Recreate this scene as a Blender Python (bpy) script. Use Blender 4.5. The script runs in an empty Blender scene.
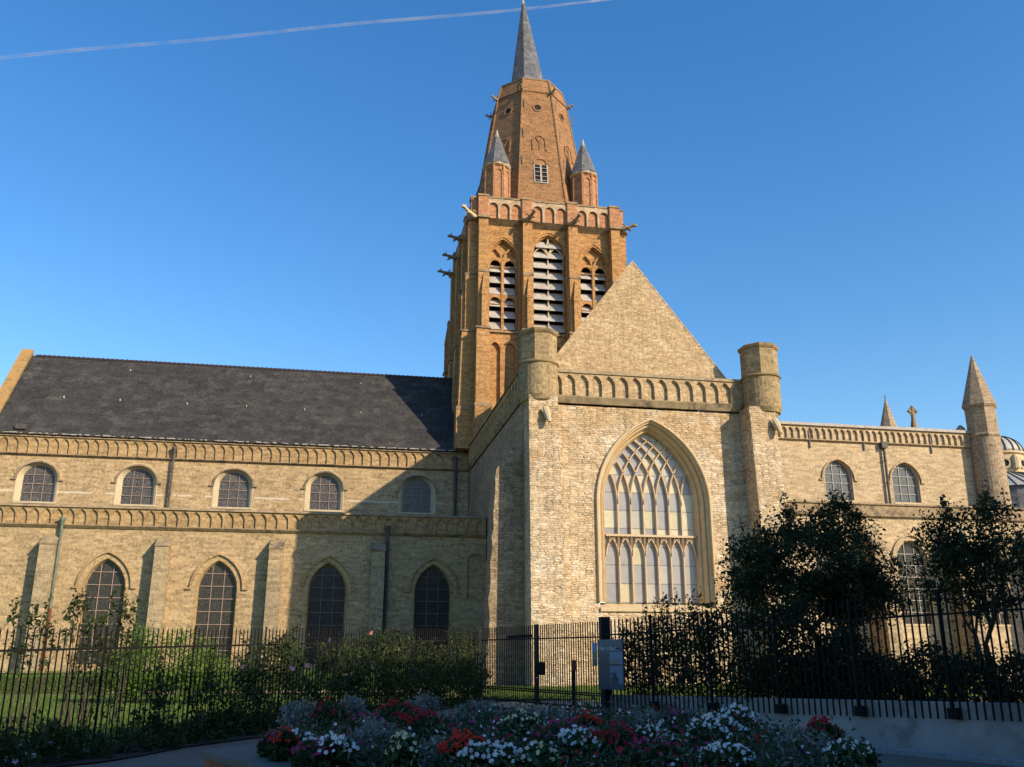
import bpy, bmesh, math, random
import numpy as np
from mathutils import Vector, Matrix
from mathutils.geometry import tessellate_polygon
R = math.radians
S = bpy.context.scene
COL = S.collection
rng = random.Random(7)
NR = np.random.RandomState(11)

# ------------------------------------------------------------------ camera, sky, sun
cd = bpy.data.cameras.new('camera'); cam = bpy.data.objects.new('camera', cd); COL.objects.link(cam)
_p, _y, _r = .29118, .19046, .00071
F = Vector((math.sin(_y)*math.cos(_p), math.cos(_y)*math.cos(_p), math.sin(_p)))
RT = Vector((math.cos(_y), -math.sin(_y), 0)); UP = RT.cross(F)
RT2 = RT*math.cos(_r)+UP*math.sin(_r); UP2 = -RT*math.sin(_r)+UP*math.cos(_r)
M = Matrix((RT2, UP2, -F)).transposed().to_4x4(); M.translation = (0, 0, 1.6)
cam.matrix_world = M
cd.sensor_width = 36; cd.lens = 902.25*36/1024; cd.clip_end = 20000; cd.clip_start = .1
S.camera = cam
SUN_EL, SUN_AZ = R(27.5), R(43)            # azimuth measured from -Y towards +X
w = bpy.data.worlds.new('World'); S.world = w; w.use_nodes = True
nt = w.node_tree; nt.nodes.clear()
sky = nt.nodes.new('ShaderNodeTexSky'); sky.sky_type = 'NISHITA'; sky.sun_disc = False
sky.sun_elevation = SUN_EL; sky.sun_rotation = math.pi - SUN_AZ
sky.air_density = 1.25; sky.dust_density = .5; sky.ozone_density = 3.0; sky.altitude = 0
bg = nt.nodes.new('ShaderNodeBackground'); bg.inputs['Strength'].default_value = .12
wo = nt.nodes.new('ShaderNodeOutputWorld')
hs = nt.nodes.new('ShaderNodeHueSaturation'); hs.inputs['Hue'].default_value = .506; hs.inputs['Saturation'].default_value = 1.33; hs.inputs['Value'].default_value = 1.27
nt.links.new(sky.outputs[0], hs.inputs['Color']); nt.links.new(hs.outputs[0], bg.inputs[0]); nt.links.new(bg.outputs[0], wo.inputs[0])
sl = bpy.data.lights.new('sun', 'SUN'); sun = bpy.data.objects.new('sun', sl); COL.objects.link(sun)
sl.energy = 5.0; sl.angle = R(.53); sl.color = (1.0, .82, .58)
sd = Vector((math.sin(SUN_AZ)*math.cos(SUN_EL), -math.cos(SUN_AZ)*math.cos(SUN_EL), math.sin(SUN_EL)))
sun.rotation_euler = sd.to_track_quat('Z', 'Y').to_euler()
S.view_settings.view_transform = 'Standard'; S.view_settings.look = 'None'
S.view_settings.exposure = 0.45; S.view_settings.gamma = 1.0
S.render.engine = 'CYCLES'

# ------------------------------------------------------------------ node helpers
def mat(name):
    m = bpy.data.materials.new(name); m.use_nodes = True
    m.node_tree.nodes.clear(); return m, m.node_tree
class N:
    def __init__(s, t): s.t = t
    def n(s, typ, **kw):
        o = s.t.nodes.new(typ)
        for k, v in kw.items(): setattr(o, k, v)
        return o
    def l(s, a, b): s.t.links.new(a, b)
    def val(s, sock, v):
        if isinstance(v, bpy.types.NodeSocket): s.l(v, sock)
        else: sock.default_value = v
    def math(s, op, a, b=0.0, c=None, clamp=False):
        o = s.n('ShaderNodeMath', operation=op); o.use_clamp = clamp
        s.val(o.inputs[0], a); s.val(o.inputs[1], b)
        if c is not None: s.val(o.inputs[2], c)
        return o.outputs[0]
    def vm(s, op, a, b=None):
        o = s.n('ShaderNodeVectorMath', operation=op); s.val(o.inputs[0], a)
        if b is not None: s.val(o.inputs[1], b)
        return o
    def mix(s, f, a, b, blend='MIX'):
        o = s.n('ShaderNodeMix', data_type='RGBA', blend_type=blend)
        s.val(o.inputs[0], f)
        for i, v in ((6, a), (7, b)):
            if isinstance(v, (tuple, list)): v = (*v[:3], 1)
            s.val(o.inputs[i], v)
        return o.outputs[2]
    def noise(s, vec, scale, detail=4, rough=.6, dist=0):
        o = s.n('ShaderNodeTexNoise'); s.l(vec, o.inputs['Vector'])
        o.inputs['Scale'].default_value = scale; o.inputs['Detail'].default_value = detail
        o.inputs['Roughness'].default_value = rough; o.inputs['Distortion'].default_value = dist
        return o.outputs[0]
    def ramp(s, f, stops):
        o = s.n('ShaderNodeValToRGB'); s.l(f, o.inputs[0])
        e = o.color_ramp.elements
        while len(e) < len(stops): e.new(.5)
        for i, (p, c) in enumerate(stops):
            e[i].position = p; e[i].color = (*c, 1) if len(c) == 3 else c
        return o.outputs[0]
    def rampf(s, f, a, b):
        o = s.n('ShaderNodeMapRange'); s.l(f, o.inputs[0]); o.inputs[1].default_value = a; o.inputs[2].default_value = b
        return o.outputs[0]
    def out(s, sh, disp=None):
        o = s.n('ShaderNodeOutputMaterial'); s.l(sh, o.inputs[0])
    def prin(s, col, rough=.85, bump=None, bs=.3, bd=.02, spec=.3, metal=0):
        p = s.n('ShaderNodeBsdfPrincipled')
        s.val(p.inputs['Base Color'], (*col, 1) if isinstance(col, tuple) and len(col) == 3 else col)
        s.val(p.inputs['Roughness'], rough); s.val(p.inputs['Metallic'], metal)
        p.inputs['Specular IOR Level'].default_value = spec
        if bump is not None:
            b = s.n('ShaderNodeBump'); b.inputs['Strength'].default_value = bs; b.inputs['Distance'].default_value = bd
            s.l(bump, b.inputs['Height']); s.l(b.outputs[0], p.inputs['Normal'])
        return p.outputs[0]

def uv(n):
    """surface coordinates in metres, along and up any flat wall or slope"""
    g = n.n('ShaderNodeNewGeometry')
    t = n.vm('NORMALIZE', n.vm('CROSS_PRODUCT', (.001, .0013, 1), g.outputs['True Normal']).outputs[0]).outputs[0]
    b = n.vm('CROSS_PRODUCT', g.outputs['True Normal'], t).outputs[0]
    c = n.n('ShaderNodeCombineXYZ')
    n.l(n.vm('DOT_PRODUCT', g.outputs['Position'], t).outputs['Value'], c.inputs[0])
    n.l(n.vm('DOT_PRODUCT', g.outputs['Position'], b).outputs['Value'], c.inputs[1])
    return c.outputs[0], g.outputs['Position']

def masonry(name, c1, c2, c3, mortar, bw=.22, bh=.075, ms=.012, stain=(.16, .13, .08), stain_amt=.5, pale=None, bump=.35, warp=0.0, streakz=None, patch=None, moss=None, rubble=None, k=.79, drip=.6, upper=None):
    c1, c2, c3, mortar, stain = [tuple(x*k for x in c) for c in (c1, c2, c3, mortar, stain)]
    if pale: pale = tuple(x*k for x in pale)
    if patch: patch = tuple(x*k for x in patch)
    m, t = mat(name); n = N(t); q, pos = uv(n)
    vec = q
    if warp:
        nz = n.n('ShaderNodeTexNoise'); n.l(q, nz.inputs['Vector']); nz.inputs['Scale'].default_value = 1.6; nz.inputs['Detail'].default_value = 3
        off = n.vm('SCALE', n.vm('SUBTRACT', nz.outputs['Color'], (.5, .5, .5)).outputs[0]); off.inputs['Scale'].default_value = warp
        vec = n.vm('ADD', q, off.outputs[0]).outputs[0]
    br = n.n('ShaderNodeTexBrick'); n.l(vec, br.inputs['Vector'])
    br.inputs['Scale'].default_value = 1; br.inputs['Brick Width'].default_value = bw; br.inputs['Row Height'].default_value = bh
    br.inputs['Mortar Size'].default_value = ms; br.inputs['Mortar Smooth'].default_value = .3; br.inputs['Bias'].default_value = 0
    br.inputs['Color1'].default_value = (0, 0, 0, 1); br.inputs['Color2'].default_value = (1, 1, 1, 1); br.inputs['Mortar'].default_value = (.5, .5, .5, 1)
    fac = br.outputs['Fac']; cellc = br.outputs['Color']
    if rubble:
        mpr = n.n('ShaderNodeMapping'); n.l(vec, mpr.inputs[0]); mpr.inputs['Scale'].default_value = (1/rubble[0], 1/rubble[1], 1)
        v1 = n.n('ShaderNodeTexVoronoi', feature='DISTANCE_TO_EDGE'); v2 = n.n('ShaderNodeTexVoronoi')
        for v_ in (v1, v2): v_.voronoi_dimensions = '2D'; n.l(mpr.outputs[0], v_.inputs['Vector']); v_.inputs['Scale'].default_value = 1; v_.inputs['Randomness'].default_value = .62
        fac = n.math('MULTIPLY', n.math('SUBTRACT', 1.0, n.rampf(v1.outputs['Distance'], .02, .14)), n.rampf(n.noise(q, 1.3, 4, .7), .36, .6)); cc = n.n('ShaderNodeSeparateXYZ'); n.l(v2.outputs['Color'], cc.inputs[0]); cellc = cc.outputs[0]
    sep = n.math('ADD', cellc, 0.0)
    big = n.noise(pos, .35, 5, .65); med = n.noise(pos, 2.2, 4, .7); fine = n.noise(pos, 9, 3, .7)
    col = n.mix(n.rampf(sep, 0, 1), c1, c2)
    col = n.mix(n.rampf(n.math('ADD', n.math('MULTIPLY', med, .7), n.math('MULTIPLY', sep, .25)), .42, .72), col, c3)
    if upper is not None:       # the top courses are of another, tanner stone
        zz = n.n('ShaderNodeSeparateXYZ'); n.l(pos, zz.inputs[0])
        col = n.mix(n.math('MULTIPLY', n.rampf(n.math('ADD', zz.outputs[2], n.math('MULTIPLY', n.noise(pos, .5, 4, .7), 3.0)), upper[0]+1.2, upper[0]+1.9), .75), col, upper[1])
    # streaky courses: noise stretched along the wall
    mp = n.n('ShaderNodeMapping'); n.l(q, mp.inputs[0]); mp.inputs['Scale'].default_value = (.9, 7.5, 1)
    st = n.noise(mp.outputs[0], 1.0, 5, .75)
    col = n.mix(n.math('MULTIPLY', n.rampf(st, .5, .78), .55), col, stain)
    if pale is not None:
        col = n.mix(n.math('MULTIPLY', n.rampf(n.noise(pos, .8, 6, .75), .5, .66), .7), col, pale)
    if patch is not None:
        col = n.mix(n.math('MULTIPLY', n.rampf(n.noise(pos, .45, 5, .7), .56, .66), .8), col, patch)
    col = n.mix(n.math('MULTIPLY', n.rampf(big, .42, .7), stain_amt), col, stain)
    mp3 = n.n('ShaderNodeMapping'); n.l(q, mp3.inputs[0]); mp3.inputs['Scale'].default_value = (2.2, .16, 1)
    dr = n.math('MULTIPLY', n.rampf(n.noise(mp3.outputs[0], 1.0, 5, .75), .53, .72), n.rampf(n.noise(pos, .22, 3), .4, .6))
    col = n.mix(n.math('MULTIPLY', dr, drip), col, tuple(x*.6 for x in stain))
    bl_ = n.rampf(n.noise(pos, 1.05, 6, .8), .54, .66)
    col = n.mix(n.math('MULTIPLY', bl_, .5), col, tuple((a_*.45+b_*.55) for a_, b_ in zip(stain, c2)))
    if moss is not None:
        col = n.mix(n.rampf(n.noise(pos, 1.7, 6, .75), .5, .62), col, moss)
    col = n.mix(n.math('MULTIPLY', fac, .8), col, mortar)
    spk = n.rampf(n.noise(pos, 14, 2, .6), .62, .75)
    col = n.mix(n.math('MULTIPLY', spk, .6), col, tuple(x*.45 for x in stain))
    b2 = n.n('ShaderNodeTexBrick'); n.l(vec, b2.inputs['Vector']); b2.inputs['Scale'].default_value = 1; b2.inputs['Brick Width'].default_value = bw*2.6; b2.inputs['Row Height'].default_value = bh*2
    b2.inputs['Mortar Size'].default_value = 0; b2.inputs['Color1'].default_value = (0, 0, 0, 1); b2.inputs['Color2'].default_value = (1, 1, 1, 1)
    vv = n.math('ADD', n.math('MULTIPLY', n.rampf(n.noise(pos, 5.5, 5, .8), .34, .66), .42), n.math('MULTIPLY', n.rampf(fine, .3, .7), .22))
    vv = n.math('ADD', vv, n.math('MULTIPLY', cellc if rubble else b2.outputs['Color'], .26)); vv = n.math('ADD', vv, n.math('MULTIPLY', n.rampf(st, .3, .7), .22))
    hsv = n.n('ShaderNodeHueSaturation'); n.l(col, hsv.inputs['Color']); n.val(hsv.inputs['Value'], n.math('ADD', n.math('MULTIPLY', vv, 1.55), .17))
    if streakz is not None:         # broken line of white mortar left on the wall
        z = n.n('ShaderNodeSeparateXYZ'); n.l(pos, z.inputs[0])
        band = n.math('LESS_THAN', n.math('ABSOLUTE', n.math('SUBTRACT', n.math('ADD', z.outputs[2], n.math('MULTIPLY', fine, .05)), streakz)), .06)
        mp2 = n.n('ShaderNodeMapping'); n.l(q, mp2.inputs[0]); mp2.inputs['Scale'].default_value = (1, .3, 1)
        br2 = n.math('GREATER_THAN', n.noise(mp2.outputs[0], .55, 5, .7), .465)
        colf = n.mix(n.math('MULTIPLY', n.math('MULTIPLY', band, br2), .8), hsv.outputs[0], (.58, .52, .42))
    else: colf = hsv.outputs[0]
    h = n.math('ADD', n.math('MULTIPLY', n.math('SUBTRACT', 1.0, fac), .6), n.math('MULTIPLY', fine, .8))
    h = n.math('ADD', h, n.math('MULTIPLY', n.noise(pos, 3.5, 4, .7), 1.0))
    n.out(n.prin(colf, .92, h, bump, .05, .12)); return m

def plain(name, c1, c2, scale=3, rough=.7, bump=.15, metal=0, spec=.3, bd=.02, c3=None):
    if 'stone' in name or 'flashing' in name or 'louvre' in name:
        c1, c2 = tuple(x*.80 for x in c1), tuple(x*.80 for x in c2)
    m, t = mat(name); n = N(t); g = n.n('ShaderNodeNewGeometry'); pos = g.outputs['Position']
    a = n.noise(pos, scale, 5, .65); col = n.mix(n.rampf(a, .35, .65), c1, c2)
    if c3: col = n.mix(n.rampf(n.noise(pos, scale*.37, 6, .75), .52, .62), col, c3)
    n.out(n.prin(col, rough, n.noise(pos, scale*5, 3), bump, bd, spec, metal)); return m

def leafmat(name, cols, trans=.35, rough=.55):
    m, t = mat(name); n = N(t); g = n.n('ShaderNodeNewGeometry')
    c = n.ramp(g.outputs['Random Per Island'], [(i/(len(cols)-1), c) for i, c in enumerate(cols)])
    c = n.mix(n.rampf(n.noise(g.outputs['Position'], 1.6, 3), .3, .7), c, n.mix(.5, c, cols[0]))
    p = n.prin(c, rough, spec=.25); tr = n.n('ShaderNodeBsdfTranslucent'); n.l(c, tr.inputs[0])
    ms = n.n('ShaderNodeMixShader'); ms.inputs[0].default_value = trans; n.l(p, ms.inputs[1]); n.l(tr.outputs[0], ms.inputs[2])
    n.out(ms.outputs[0]); return m

def leaded(name, dark, light, cell=.11, lead=(.05, .05, .05), rough=.15, tint=None):
    """leaded glass: small quarries, each tilted a little"""
    m, t = mat(name); n = N(t); q, pos = uv(n)
    br = n.n('ShaderNodeTexBrick'); n.l(q, br.inputs['Vector'])
    br.inputs['Scale'].default_value = 1; br.inputs['Brick Width'].default_value = cell*1.4; br.inputs['Row Height'].default_value = cell
    br.inputs['Mortar Size'].default_value = .012; br.inputs['Color1'].default_value = (0, 0, 0, 1); br.inputs['Color2'].default_value = (1, 1, 1, 1)
    vo = n.n('ShaderNodeTexVoronoi'); n.l(q, vo.inputs['Vector']); vo.inputs['Scale'].default_value = 4.2
    f = n.math('MULTIPLY', n.math('ADD', br.outputs['Color'], n.rampf(n.noise(q, 5, 4, .8), .3, .7)), .5)
    col = n.mix(n.math('MULTIPLY', f, n.noise(pos, 1.3, 4)), dark, light)
    vd = n.n('ShaderNodeTexVoronoi', feature='DISTANCE_TO_EDGE'); n.l(q, vd.inputs['Vector']); vd.inputs['Scale'].default_value = 5.5
    col = n.mix(n.math('LESS_THAN', vd.outputs['Distance'], .035), col, light)
    col = n.mix(br.outputs['Fac'], col, lead)
    h = n.math('ADD', n.math('MULTIPLY', br.outputs['Color'], .5), n.noise(q, 6, 2))
    n.out(n.prin(col, rough, h, .35, .01, .22)); return m

def panes_mat(name, u0, lw, z0, ph):
    """tall lights glazed with yellowish and grey panes, each pane one colour"""
    m, t = mat(name); n = N(t); g = n.n('ShaderNodeNewGeometry'); s = n.n('ShaderNodeSeparateXYZ'); n.l(g.outputs['Position'], s.inputs[0])
    a = n.math('FLOOR', n.math('DIVIDE', n.math('SUBTRACT', s.outputs[0], u0), lw))
    fz = n.math('DIVIDE', n.math('SUBTRACT', s.outputs[2], z0), ph)
    b = n.math('FLOOR', fz)
    c = n.n('ShaderNodeCombineXYZ'); n.l(a, c.inputs[0]); n.l(b, c.inputs[1])
    wn = n.n('ShaderNodeTexWhiteNoise'); wn.noise_dimensions = '2D'; n.l(c.outputs[0], wn.inputs['Vector'])
    low = n.math('MULTIPLY', n.math('LESS_THAN', s.outputs[2], 7.98), .42)
    col = n.ramp(n.math('SUBTRACT', wn.outputs['Value'], low), [(0, (.30, .29, .29)), (.22, (.38, .36, .32)), (.40, (.25, .25, .27)), (.56, (.46, .41, .27)), (.80, (.50, .46, .33)), (1, (.40, .37, .30))])
    o = col.node; o.color_ramp.interpolation = 'CONSTANT'
    # lower lights are paler grey, dirty near the sill
    dirt = n.noise(g.outputs['Position'], 2.5, 5, .7)
    col = n.mix(n.math('MULTIPLY', n.rampf(dirt, .45, .7), .35), col, (.16, .16, .17))
    # vertical ripple of fluted panes
    rip = n.math('SINE', n.math('MULTIPLY', s.outputs[0], 62))
    ed = n.math('LESS_THAN', n.math('ABSOLUTE', n.math('SUBTRACT', n.math('FRACT', fz), .02)), .035)
    col = n.mix(n.math('MULTIPLY', ed, .7), col, (.10, .09, .08))
    n.out(n.prin(col, .28, n.math('MULTIPLY', rip, .3), .12, .02, .5)); return m

# ------------------------------------------------------------------ materials
MT = {}
MT['nave'] = masonry('yellow brick nave', (.52, .37, .195), (.40, .265, .12), (.58, .44, .26), (.40, .33, .24), stain=(.27, .20, .11), stain_amt=.35)
MT['clere'] = masonry('yellow brick clerestory', (.54, .385, .20), (.39, .25, .11), (.60, .45, .27), (.42, .34, .24), stain=(.29, .21, .11), stain_amt=.35, streakz=12.78)
MT['frieze'] = masonry('frieze brick', (.52, .355, .175), (.40, .255, .11), (.58, .43, .24), (.34, .25, .15), stain=(.24, .15, .075), stain_amt=.4)
MT['butt'] = masonry('weathered buttress stone', (.50, .38, .22), (.38, .28, .15), (.55, .43, .27), (.33, .27, .20), .3, .11, .014, stain=(.2, .17, .12), stain_amt=.6, warp=.06)
MT['trans'] = masonry('pale rubble stone', (.70, .55, .37), (.57, .42, .26), (.76, .63, .46), (.36, .26, .16), .46, .19, .026, rubble=(.42, .125), stain=(.40, .29, .17), stain_amt=.4, pale=(.74, .68, .58), bump=1.0, warp=.10, patch=(.50, .31, .15), upper=(13.3, (.44, .31, .17)))
MT['shaderubble'] = masonry('shade-darkened rubble stone', (.46, .35, .23), (.34, .24, .15), (.52, .40, .28), (.22, .16, .10), .46, .19, .026, rubble=(.50, .145), stain=(.20, .15, .09), stain_amt=.6, bump=1.0, warp=.10)  # darker copy of the pale rubble, with the side's shade put into its colour
MT['gable'] = masonry('gable rubble', (.60, .45, .27), (.47, .33, .18), (.64, .51, .34), (.38, .27, .16), .36, .14, .02, rubble=(.30, .095), stain=(.36, .24, .12), stain_amt=.45, bump=.6, warp=.08)
MT['turret'] = masonry('turret brick', (.47, .35, .185), (.34, .235, .11), (.52, .40, .23), (.32, .25, .16), stain=(.22, .17, .09), stain_amt=.55, bump=.5)
MT['tower'] = masonry('orange tower brick', (.54, .295, .115), (.41, .20, .075), (.60, .37, .165), (.40, .25, .12), stain=(.30, .16, .06), stain_amt=.35)
MT['redbrick'] = masonry('red parapet brick', (.50, .20, .075), (.38, .125, .045), (.56, .29, .14), (.50, .38, .26), stain=(.30, .14, .08), stain_amt=.3)
MT['octagon'] = masonry('octagon brick', (.37, .19, .085), (.26, .12, .055), (.42, .25, .12), (.30, .19, .11), stain=(.24, .14, .07), stain_amt=.5)
MT['choir'] = masonry('choir brick', (.60, .46, .28), (.50, .36, .20), (.64, .51, .34), (.48, .39, .28), stain=(.38, .27, .15), stain_amt=.3)
MT['chturret'] = masonry('choir turret brick', (.47, .36, .24), (.37, .27, .17), (.50, .40, .28), (.34, .27, .19), stain=(.26, .18, .11), stain_amt=.45)
MT['stone'] = plain('pale dressed stone', (.66, .54, .36), (.56, .42, .25), 2.5, .85, .2, c3=(.50, .34, .17))
MT['white_stone'] = plain('cream window stone', (.62, .52, .35), (.52, .42, .27), 3, .85, .15)
MT['tracery'] = plain('tracery stone', (.68, .54, .38), (.60, .43, .27), 4, .85, .1)
MT['grey_stone'] = plain('weathered grey cornice stone', (.27, .20, .12), (.42, .31, .19), 2.6, .9, .4, c3=(.13, .10, .07))
MT['coping'] = plain('lichened coping stone', (.27, .21, .13), (.42, .32, .19), 2, .9, .4, c3=(.10, .08, .06))
MT['ochre'] = plain('ochre lichen stone', (.40, .21, .06), (.46, .30, .13), 4, .9, .4, c3=(.20, .15, .08))
MT['ring'] = plain('mossy ring stone', (.26, .18, .08), (.36, .26, .13), 3, .9, .4, c3=(.14, .11, .06))
MT['lead'] = plain('white lead flashing', (.50, .47, .42), (.34, .31, .27), 5, .6, .1)
MT['louvre'] = plain('grey louvre slate', (.40, .37, .34), (.52, .49, .45), 3, .75, .15, c3=(.3, .27, .25))
MT['palebrick'] = masonry('pale limewashed brick', (.58, .44, .30), (.48, .32, .19), (.62, .50, .37), (.45, .34, .24), stain=(.38, .24, .14), stain_amt=.4)
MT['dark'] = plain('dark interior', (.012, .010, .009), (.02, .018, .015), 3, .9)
MT['slate'] = masonry('dark slate roof', (.040, .040, .042), (.026, .026, .028), (.056, .054, .055), (.02, .02, .021), .42, .24, .01, stain=(.046, .043, .040), stain_amt=.4, pale=(.088, .085, .080), bump=.3, k=1.0, drip=.2)
MT['spire'] = masonry('grey slate spire', (.13, .14, .16), (.10, .105, .12), (.18, .19, .21), (.07, .07, .08), .25, .16, .012, stain=(.10, .09, .08), stain_amt=.4, pale=(.24, .24, .25), bump=.3, k=.95, drip=.3)
MT['ridge'] = plain('ridge tile', (.05, .035, .04), (.035, .028, .035), 6, .7)
MT['pipe_green'] = plain('verdigris copper pipe', (.13, .17, .14), (.08, .11, .09), 4, .6)
MT['pipe_dark'] = plain('dark lead pipe', (.05, .05, .045), (.09, .08, .07), 4, .6)
MT['pipe_rust'] = plain('rusty iron pipe', (.12, .045, .025), (.08, .035, .022), 5, .8)
MT['pipe_grey'] = plain('zinc pipe', (.30, .29, .27), (.40, .38, .34), 4, .5)
MT['glass_aisle'] = leaded('aisle leaded glass', (.004, .004, .005), (.075, .068, .062), .11)
MT['glass_clere'] = leaded('clerestory leaded glass', (.018, .017, .02), (.20, .18, .18), .12)
MT['glass_choir'] = leaded('choir leaded glass', (.09, .10, .12), (.20, .21, .22), .10, rough=.25)
MT['glass_great'] = panes_mat('great window panes', 14.79, .76, 4.3, 1.02)
MT['bar_pink'] = plain('pinkish glazing bar', (.30, .22, .18), (.24, .17, .14), 6, .7)
MT['bar_dark'] = plain('dark iron glazing bar', (.10, .09, .08), (.16, .14, .12), 6, .7)
MT['iron'] = plain('black painted iron', (.007, .007, .008), (.014, .011, .010), 8, .75, .05, spec=.15)
MT['post'] = plain('dark blue-grey painted steel', (.010, .012, .017), (.016, .018, .024), 6, .6, .05, spec=.2)
MT['lowwall'] = plain('pale rendered wall', (.36, .34, .33), (.28, .27, .26), 1.2, .9, .1, c3=(.20, .19, .18))
MT['curb'] = plain('granite kerb', (.20, .20, .20), (.28, .28, .28), 12, .85, .2)
MT['planter_top'] = plain('grey planter slab', (.085, .07, .06), (.12, .10, .085), 5, .7, .15)
MT['rust'] = plain('rust red corten steel', (.22, .075, .035), (.30, .11, .05), 7, .85, .2)
MT['trunk'] = plain('bark', (.05, .038, .028), (.085, .065, .05), 12, .9, .5)
MT['soil'] = plain('dark soil', (.035, .026, .02), (.06, .045, .035), 6, .95, .6, bd=.05)
MT['leaf_tree'] = leafmat('dark tree leaves', [(.016, .026, .010), (.030, .048, .014), (.060, .082, .022), (.024, .036, .014)], .35)
MT['leaf_olive'] = leafmat('olive leaves', [(.04, .055, .015), (.07, .09, .025), (.05, .07, .02)], .4)
MT['leaf_rose'] = leafmat('rose leaves', [(.025, .045, .012), (.04, .07, .018), (.08, .10, .025), (.03, .055, .015)], .4)
MT['leaf_box'] = leafmat('box hedge leaves', [(.09, .17, .025), (.13, .22, .03), (.18, .27, .05)], .35)
MT['leaf_silver'] = leafmat('silver felted leaves', [(.22, .23, .20), (.30, .31, .27), (.16, .18, .15)], .15, .9)
MT['leaf_bed'] = leafmat('bedding leaves', [(.03, .06, .02), (.05, .09, .03), (.035, .07, .03)], .3)
MT['grass'] = leafmat('lawn grass', [(.09, .15, .02), (.13, .20, .03), (.06, .11, .02), (.19, .22, .06), (.24, .23, .10)], .4)
MT['p_white'] = leafmat('white petals', [(.78, .78, .75), (.70, .70, .70), (.80, .80, .76)], .25)
MT['p_cream'] = leafmat('cream yellow petals', [(.66, .62, .32), (.72, .70, .45)], .25)
MT['p_red'] = leafmat('red petals', [(.42, .008, .02), (.52, .015, .015), (.34, .006, .02)], .25)
MT['p_orange'] = leafmat('scarlet petals', [(.72, .05, .015), (.60, .03, .01)], .25)
MT['p_pink'] = leafmat('magenta petals', [(.42, .02, .12), (.52, .05, .20), (.36, .015, .09)], .25)
MT['p_rose'] = leafmat('pink rose petals', [(.75, .22, .22), (.8, .35, .30)], .3)

def lawn_mat():
    m, t = mat('lawn'); n = N(t); g = n.n('ShaderNodeNewGeometry'); p = g.outputs['Position']
    c = n.mix(n.rampf(n.noise(p, .8, 6, .7), .3, .7), (.09, .16, .02), (.14, .21, .04))
    c = n.mix(n.math('MULTIPLY', n.rampf(n.noise(p, 14, 4, .7), .4, .7), .6), c, (.13, .17, .05))
    n.out(n.prin(c, .95, n.noise(p, 40, 3), .8, .04, .1)); return m
def asphalt():
    m, t = mat('paving'); n = N(t); g = n.n('ShaderNodeNewGeometry'); p = g.outputs['Position']
    c = n.mix(n.rampf(n.noise(p, 1.1, 6, .7), .3, .7), (.15, .105, .075), (.19, .14, .10))
    c = n.mix(n.math('MULTIPLY', n.rampf(n.noise(p, 90, 2, .7), .5, .7), .5), c, (.28, .26, .24))
    n.out(n.prin(c, .93, n.noise(p, 120, 2), .4, .01, .2)); return m
MT['lawn'] = lawn_mat(); MT['asphalt'] = asphalt()
MT['gravel'] = plain('sandy path gravel', (.34, .22, .15), (.42, .30, .20), 9, .95, .4)

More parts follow.
